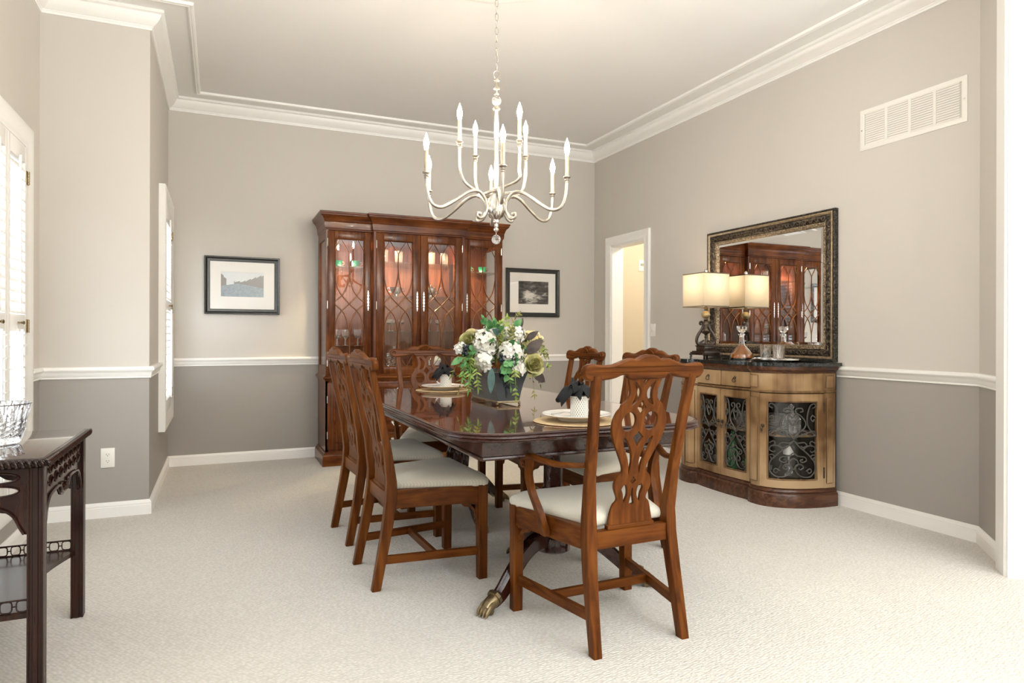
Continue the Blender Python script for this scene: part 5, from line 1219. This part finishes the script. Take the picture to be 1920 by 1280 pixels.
# pierced aprons
def apron(mp, half, circles):
    top_, low = .700, .60
    o = [(-half, top_), (-half, .500), (-half+.018, .505), (-half+.026, .540), (-half+.045, .565), (-half+.075, .572), (-half+.095, .585)]
    cen = [(-.075, .585), (-.050, .566), (-.030, .552), (0, .545)]
    poly = spline(o[1:], 3)+[(-.10, .590)]+spline(cen, 3); poly = [(-half, top_)]+poly
    poly = poly+[(-x, z) for x, z in reversed(poly[:-1])]
    holes = []
    if circles:
        n = 8
        for k in range(n):
            cx = -half+.045+(2*half-.09)*k/(n-1)
            for cz in (.672, .631):
                holes.append([(cx+.029*cos(t_), cz+.0165*sin(t_)) for t_ in [2*pi*i/18 for i in range(14)]])
    else:
        for sx in (-1, 1):
            for cz in (.672, .633): holes.append([(sx*.095+.062*cos(t_), cz+.0155*sin(t_)) for t_ in [2*pi*i/24 for i in range(24)]])
    mb = MB(); mb.fill2d([poly]+holes, .009, mp, .001); a = mb.build('apron', cw, ct)
    mb = MB()
    for h_ in holes: mb.tube([mp(u, v, .0055) for u, v in h_], .0030, 5, loop=True)
    for k in range(7):
        t_ = radians(-66+22*k); mb.tube([mp(.004*sin(t_), .556, .008), mp(.030*sin(t_), .556+.036*cos(t_), .012)], [.002, .0062], 6)
    for sx in (-1, 1):
        mb.tube([mp(u*sx, v, .009) for u, v in spline([(.030, .560), (.055, .572), (.085, .594), (half-.095, .590), (half-.060, .576), (half-.038, .556), (half-.022, .520), (half-.012, .502)], 4)], .0045, 6)
        mb.tube([mp(sx*(.048+.010*(1-.1*k)*cos(.7*k)), .588+.010*(1-.1*k)*sin(.7*k), .009) for k in range(9)], .003, 5)
    mb.build('carving', cw, a)
apron(lambda u, v, h: (u, -hy+LI-h, v), hx-.05, False); apron(lambda u, v, h: (-u, hy-LI+h, v), hx-.05, False)
apron(lambda u, v, h: (hx-LI+h, u, v), hy-.05, True); apron(lambda u, v, h: (-hx+LI-h, -u, v), hy-.05, True)
# lower shelf with concave sides and fret gallery
mb = MB(); zs_ = .262
def conc(p, q, dep, n=14):
    d = (q[0]-p[0], q[1]-p[1]); L_ = sqrt(d[0]**2+d[1]**2); nr = (-d[1]/L_, d[0]/L_)
    return [(p[0]+d[0]*k/n+nr[0]*dep*sin(pi*k/n), p[1]+d[1]*k/n+nr[1]*dep*sin(pi*k/n)) for k in range(n)]
sx0, sy0 = hx-.03, hy-.03
sh = [(-sx0, -sy0), (sx0, -sy0)]+conc((sx0, -sy0), (sx0, sy0), .07)[1:]+[(sx0, sy0), (-sx0, sy0)]+conc((-sx0, sy0), (-sx0, -sy0), .05)[1:]
mb.extr(sh, XYZ, zs_-.016, zs_); mb.build('shelf', cw, ct)
for sy in (-1, 1):
    mb = MB(); y = sy*(sy0-.008); xa, xb = -sx0+.02, sx0-.02
    mb.box(xa, xb, y-.003, y+.003, zs_+.036, zs_+.041); mb.box(xa, xb, y-.003, y+.003, zs_, zs_+.004)
    n = 9; p_ = (xb-xa)/n
    for k in range(n):
        cx = xa+p_*(k+.5)
        mb.tube([(cx+.36*p_*max(-1, min(1, 1.25*cos(t_))), y, zs_+.020+.016*max(-1, min(1, 1.15*sin(t_)))) for t_ in [2*pi*i/16 for i in range(16)]], .0022, 5, loop=True)
        mb.tube([(cx+.36*p_, y, zs_+.020), (cx+.64*p_, y, zs_+.020)], .0022, 5) if k < n-1 else None
    mb.build('gallery', cw, ct)
def cutr(a, z):
    if z < .010 or z > .128: return 1
    if z < .080:                                   # crossed mitre cuts
        p, q = (9*a/pi+z*62) % 1, (9*a/pi-z*62) % 1
        return 1-.030*max(0, 1-4*abs(p-.5))-.022*max(0, 1-4*abs(q-.5))
    u = (9*a/pi) % 1; arch = .122-.040*(2*abs(u-.5))**2 # arched flutes under a plain rim
    return 1-.034*(1-(2*abs(u-.5))**2) if z < arch else 1
out_ = [(.0, .004), (.068, 0)]+[(lerp(z_, [.002, .05, .118, .132], [.077, .089, .105, .109]), z_) for z_ in [.002+.130*k/44 for k in range(45)]]
lathed('crystal_bowl', out_+[(.106, .135), (.101, .133), (.096, .118), (.080, .050), (.068, .020), (.0, .016)], M['glass'], -.700, 2.75, .732, 'heavy cut crystal bowl standing on the dark console table', 'bowl', None, 180, cutr, 22)
# ------------------------------------------------------------------ flower arrangement (local frame at the planter's centre on the tabletop)
fl = thing('flower_arrangement', 'silk arrangement of white hydrangeas and green roses in a dark planter on the table', 'flowers', (1.328, 3.228, TZ), 0)
mb = MB(); rs = []
for z, a, b in ((.016, .060, .178), (.022, .060, .178), (.06, .066, .184), (.11, .076, .194), (.15, .088, .206), (.165, .093, .211), (.168, .091, .209), (.150, .080, .198)):
    rs.append([(x*a, y*b, z) for x, y in ((1, -1), (1, 1), (-1, 1), (-1, -1))])
mb.rings(rs); pln = mb.build('planter', plain('dark_tole_planter', (.010, .016, .016), .2, coat=.25), fl, ang=25)
mb = MB(); mb.mould(rrect(-.061, .061, -.179, .179, .002, 1), [(.002, .012), (-.003, .012), (-.004, .017), (-.002, .021), (.002, .021)], XYZ, True); mb.build('gilt_band', M['brass'], pln)
for sx in (-1, 1):
    for sy in (-1, 1): mb = MB(); mb.sph((sx*.060, sy*.178, .0065), .0075, (1, 1, .85), 12, 8); mb.cyl((sx*.060, sy*.178, .006), (sx*.060, sy*.178, .014), .004, n=8); mb.build('ball_foot', M['brass'], pln)
mb = MB(); mb.box(-.08, .08, -.19, .19, .148, .156); mb.build('moss', plain('dark_moss', (.025, .04, .015), .9, bump=.8, bscale=80), fl)
def petal_mat(name, c1, c2, tr=.25):
    m, nt, b = nmat(name); N = nt.nodes.new; L = nt.links.new
    tc = N('ShaderNodeTexCoord'); n1 = N('ShaderNodeTexNoise'); n1.inputs['Scale'].default_value = 28; n1.inputs['Detail'].default_value = 3; L(tc.outputs['Object'], n1.inputs['Vector'])
    r = N('ShaderNodeValToRGB'); r.color_ramp.elements[0].position = .35; r.color_ramp.elements[1].position = .65; r.color_ramp.elements[0].color = C(*c1); r.color_ramp.elements[1].color = C(*c2); L(n1.outputs['Fac'], r.inputs[0]); L(r.outputs[0], b.inputs['Base Color'])
    setp(b, Roughness=.6); return m
PM = {'white': petal_mat('white_petals', (.66, .65, .54), (.84, .83, .78)), 'cream': petal_mat('cream_petals', (.72, .58, .25), (.84, .74, .46)),
      'green_rose': petal_mat('green_rose_petals', (.34, .37, .12), (.58, .52, .26)), 'orange': petal_mat('apricot_petals', (.62, .40, .08), (.75, .55, .20)),
      'leaf': petal_mat('mid_green_leaves', (.05, .20, .055), (.14, .34, .12)), 'lime': petal_mat('lime_fern', (.20, .32, .05), (.38, .46, .12)),
      'olive': petal_mat('olive_foliage', (.11, .12, .025), (.26, .25, .06)), 'dark': petal_mat('dusky_leaves', (.035, .022, .022), (.085, .06, .05)), 'blue': petal_mat('blue_green_leaves', (.035, .085, .080), (.08, .15, .135)),
      'beige': petal_mat('blush_petals', (.40, .40, .14), (.60, .48, .24)), 'core': plain('pale_green_core', (.30, .36, .16), .8), 'berry': plain('navy_berries', (.012, .016, .03), .3), 'fern': petal_mat('bright_fern', (.08, .28, .05), (.24, .42, .10))}
def basis(d):
    d = Vector(d).normalized(); u = Vector((0, 0, 1)) if abs(d.z) < .9 else Vector((1, 0, 0)); a = d.cross(u).normalized(); return d, a, d.cross(a)
def leafpatch(mb, p, d, nrm, L_, w, droop=.3, n=5, fold=.25):
    """pointed leaf from p along d with its face towards nrm"""
    d = Vector(d).normalized(); s = d.cross(Vector(nrm)); s = s.normalized() if s.length > 1e-4 else basis(d)[1]; up = s.cross(d); P = Vector(p); rows = []
    for i in range(n+1):
        q = i/n; wd = w*sin(pi*min(1, q*.94+.06))**.8*(1-.25*q); c = P+d*(L_*q)-up*(droop*L_*q*q)
        rows.append([mb.v(c-s*wd+up*wd*fold), mb.v(c), mb.v(c+s*wd+up*wd*fold)])
    for a, b in zip(rows, rows[1:]):
        mb.f([a[0], a[1], b[1], b[0]]); mb.f([a[1], a[2], b[2], b[1]])
def hydrangea(c, r, sc, mat, nfl, name='hydrangea_bloom'):
    mb = MB(); c = Vector(c)
    for k in range(nfl):
        z = 1-2*(k+.5)/nfl; ph = k*2.39996; rr = sqrt(1-z*z); d = Vector((rr*cos(ph), rr*sin(ph), z))
        d = (d+Vector((rnd.uniform(-.2, .2), rnd.uniform(-.2, .2), rnd.uniform(-.2, .2)))).normalized()
        p = c+Vector((d.x*sc[0], d.y*sc[1], d.z*sc[2]))*r*rnd.uniform(.78, 1.10); d_, a, b = basis(d); t0 = rnd.uniform(0, pi/2); fs = rnd.uniform(.017, .024)
        for q in range(4):
            t_ = t0+q*pi/2; e = a*cos(t_)+b*sin(t_); s = b*cos(t_)-a*sin(t_); tilt = rnd.uniform(-.15, .65)
            pts = [p, p+e*fs*.45-s*fs*.48+d*fs*tilt*.3, p+e*fs*1.0-s*fs*.36+d*fs*tilt*.55, p+e*fs*1.18+d*fs*tilt*.5, p+e*fs*1.0+s*fs*.36+d*fs*tilt*.55, p+e*fs*.45+s*fs*.48+d*fs*tilt*.3]
            vs = [mb.v(x) for x in pts]; cm = mb.v(p+e*fs*.6+d*fs*tilt*.15)
            for i in range(6): mb.f([vs[i], vs[(i+1) % 6], cm])
    mb.mi = 1; mb.sph(c, r*.62, sc, 12, 8); return mb.build(name, [mat, PM['core']], fl, ang=25)
def rose(c, d, r, mats, name='rose_bloom'):
    """spiralled cup of separate rolled petals, inner ones upright, outer ones opening"""
    mb = MB(); d, a, b = basis(d); c = Vector(c); N_ = 17
    for k in range(N_):
        g = k/(N_-1); t0 = k*2.39996; rad = r*(.10+.80*g**.85); op = g**1.6; wd = 2.1-.7*g; hgt = r*(1.15-.35*g); base = -r*.45
        mb.mi = 0 if k % 3 else 1; rows = []
        for i in range(7):
            q = i/6; row = []
            for j in range(9):
                u = j/8-.5; t_ = t0+u*wd; ed = 1-.55*(2*abs(u))**2.4*q
                rr = rad*(.45+.55*sin(min(1, q*1.25)*pi/2))+r*.34*op*max(0, q-.55)**1.2*2.0-.05*r*cos(u*pi)*(1-op)
                zz = base+hgt*1.25*q*ed*(1-.38*op)-r*.38*op*max(0, q-.7)*2.2
                row.append(mb.v(c+a*(rr*cos(t_))+b*(rr*sin(t_))+d*(zz+r*.03*sin(9*u+k)*q)))
            rows.append(row)
        for i in range(6):
            for j in range(8): mb.f([rows[i][j], rows[i][j+1], rows[i+1][j+1], rows[i+1][j]])
    mb.mi = 0; mb.sph(c-d*r*.35, r*.42, (1, 1, 1), 10, 6); return mb.build(name, mats, fl, ang=60)
def spray(p0, p1, p2, n, L_, w, mat, name='leaf_spray', tip=True, spread=.8):
    """stem from p0 via p1 to p2 with pairs of leaves"""
    pts = [Vector(q) for q in spline([p0, p1, p2], 8)]; mb = MB(); mb.tube([tuple(q) for q in pts], [.0018*(1-.6*i/(len(pts)-1)) for i in range(len(pts))], 5)
    m = len(pts)
    for k in range(n):
        q = .22+.76*k/max(1, n-1); i = min(m-2, int(q*(m-1))); d = (pts[i+1]-pts[i]).normalized(); _, a, b = basis(d)
        for s in (1, -1):
            ph = k*.9+rnd.uniform(-.5, .5); sd = (a*cos(ph)+b*sin(ph))*s; l = L_*(1.05-.45*q)*rnd.uniform(.8, 1.15)
            leafpatch(mb, pts[i], d*(1-spread*.55)+sd*spread, b if abs(sd.dot(b)) < .7 else a, l, w*rnd.uniform(.8, 1.15), rnd.uniform(.1, .4), 4)
    if tip: leafpatch(mb, pts[-2], pts[-1]-pts[-2], (0, -1, .3), L_*.8, w*.8)
    return mb.build(name, mat, fl, ang=180)
def leaf(p, d, nrm, L_, w, mat, droop=.25, name='leaf'):
    mb = MB(); leafpatch(mb, p, d, nrm, L_, w, droop, 8, .18); return mb.build(name, mat, fl, ang=180)
def berries(c, r, n):
    mb = MB()
    for k in range(n):
        q = Vector((rnd.gauss(0, 1), rnd.gauss(0, 1), rnd.gauss(0, 1))).normalized()*r*rnd.uniform(.4, 1); p = Vector(c)+q; mb.sph(p, rnd.uniform(.006, .009), (1, 1, 1.1), 8, 6); mb.tube([tuple(p), tuple(Vector(c)-Vector((0, -.01, .03)))], .0009, 4)
    return mb.build('berry_cluster', PM['berry'], fl)
VW = Vector((-.40, -.91, .12))    # towards the opening the camera looks through
hydrangea((-.112, -.13, .312), .062, (1.0, 1, 1.05), PM['white'], 80)
hydrangea((-.128, -.155, .225), .045, (.95, 1, 1.15), PM['white'], 50)
hydrangea((.012, -.175, .260), .058, (1.05, 1, .95), PM['white'], 80)
hydrangea((.098, -.030, .350), .050, (1.1, 1, .9), PM['white'], 60)
hydrangea((.038, -.185, .187), .043, (.9, 1, 1.15), PM['white'], 50)
hydrangea((.020, .07, .380), .040, (1.2, 1, .8), PM['white'], 40)
hydrangea((.210, .0, .310), .060, (.9, 1, 1.05), PM['cream'], 60)
rose((-.180, -.105, .325), (-.60, -.75, .30), .058, [PM['green_rose'], PM['beige']])
rose((.138, -.185, .200), (-.25, -1, .2), .058, [PM['green_rose'], PM['beige']])
rose((-.118, .02, .348), (-.5, -.3, .8), .042, [PM['orange'], PM['beige']])
spray((-0.115, -.10, .20), (-0.195, -.15, .20), (-0.210, -.165, .075), 15, .048, .0058, PM['fern'])
spray((-0.115, -.10, .20), (-0.165, -.16, .21), (-0.165, -.185, .085), 15, .048, .0058, PM['lime'])
spray((-0.115, -.10, .22), (-0.205, -.13, .25), (-0.235, -.15, .13), 14, .046, .0055, PM['fern'])
spray((-.09, -.10, .22), (-.19, -.12, .25), (-.255, -.145, .065), 12, .046, .0046, PM['olive'])
spray((-.09, -.10, .22), (-.20, -.12, .28), (-.285, -.13, .150), 9, .045, .005, PM['olive'])
spray((-0.115, -.10, .20), (-0.185, -.15, .245), (-0.200, -.17, .14), 14, .045, .006, PM['lime'])
spray((0, -.15, .19), (.01, -.225, .19), (.012, -.245, .035), 11, .042, .0065, PM['lime'])
spray((.0, -.15, .19), (-.02, -.215, .19), (-.012, -.235, .090), 8, .042, .006, PM['fern'])
spray((.09, -.10, .19), (.15, -.11, .20), (.165, -.14, .030), 10, .036, .0045, PM['olive'])
spray((.09, -.10, .19), (.17, -.08, .22), (.225, -.09, .080), 9, .036, .0045, PM['olive'])
spray((.10, -.08, .22), (.21, -.06, .33), (.275, -.07, .240), 12, .042, .006, PM['olive'])
spray((.10, -.08, .22), (.22, -.05, .30), (.290, -.06, .180), 10, .042, .005, PM['lime'])
spray((.10, -.08, .22), (.20, -.08, .30), (.235, -.10, .250), 11, .042, .0065, PM['olive'])
spray((.06, .0, .25), (.08, .0, .38), (.150, .02, .470), 9, .042, .0055, PM['olive'])
spray((.04, .0, .25), (.045, -.02, .36), (.055, -.03, .445), 9, .040, .008, PM['lime'])
spray((-.01, .0, .25), (-.02, -.05, .36), (.010, -.06, .42), 9, .036, .009, PM['lime'])
spray((-.04, -.03, .25), (-.07, -.05, .38), (-.09, -.06, .435), 7, .036, .011, PM['leaf'])
spray((.02, -.15, .28), (.015, -.17, .34), (.02, -.175, .385), 9, .040, .007, PM['olive'])
spray((-.05, -.15, .22), (-.02, -.22, .22), (-.035, -.235, .150), 5, .048, .019, PM['leaf'])
spray((-.05, -.15, .25), (.00, -.21, .255), (.02, -.225, .215), 5, .045, .017, PM['leaf'])
spray((-.08, -.10, .25), (-.16, -.14, .28), (-.225, -.155, .215), 6, .050, .016, PM['leaf'])
spray((-.03, -.02, .28), (-.05, -.10, .37), (-.055, -.12, .41), 4, .046, .018, PM['leaf'])
for p, d, L_, w in (((-.065, -.10, .385), (-.3, -.5, .35), .065, .022), ((-.02, -.08, .37), (.1, -.6, .3), .055, .020), ((-.035, -.20, .205), (-.2, -.5, -.5), .060, .021), ((-.02, -.21, .18), (-.6, -.5, -.15), .055, .020), ((.0, -.19, .30), (.0, -.8, .4), .05, .018), ((.11, .0, .39), (.3, -.3, .5), .06, .022), ((-.23, -.13, .24), (-.8, -.3, -.4), .07, .019)):
    leaf(p, d, VW, L_, w, PM['leaf'])
leaf((-.100, -.20, .185), (-.15, -.25, -1), VW, .125, .021, PM['blue'], .1); leaf((-.05, -.17, .36), (-.5, -.5, .2), VW, .06, .02, PM['blue'])
for p, d, L_, w in (((.110, -.16, .262), (.55, -.35, .55), .105, .034), ((.16, -.05, .33), (.5, -.4, .45), .075, .020), ((.17, -.12, .160), (.6, -.3, -.6), .080, .026), ((.13, -.0, .38), (.25, -.2, .7), .07, .019), ((-.14, -.08, .345), (-.8, -.3, .15), .06, .018)):
    leaf(p, d, VW, L_, w, PM['dark'])
berries((-.225, -.13, .280), .034, 26); berries((.0, -.205, .225), .030, 24); berries((-.04, -.20, .245), .022, 14)
hydrangea((-.235, -.12, .285), .026, (1, 1, .8), PM['white'], 16, 'hydrangea_bloom')

# filler greenery between the blooms
for k in range(22):
    a_ = rnd.uniform(0, 2*pi); rx, ry = .13+.06*rnd.random(), .14+.06*rnd.random(); zz = rnd.uniform(.20, .36)
    p0 = (.35*rx*cos(a_)-.02, .35*ry*sin(a_)-.03, .19); p2 = (rx*cos(a_)-.01, ry*sin(a_)-.04, zz); p1 = ((p0[0]+p2[0])/2, (p0[1]+p2[1])/2, (p0[2]+p2[2])/2+.05)
    m_ = [PM['leaf'], PM['olive'], PM['fern'], PM['lime']][k % 4]; w_ = [.014, .006, .006, .008][k % 4]
    spray(p0, p1, p2, [5, 9, 9, 7][k % 4], [.044, .038, .038, .038][k % 4], w_, m_)
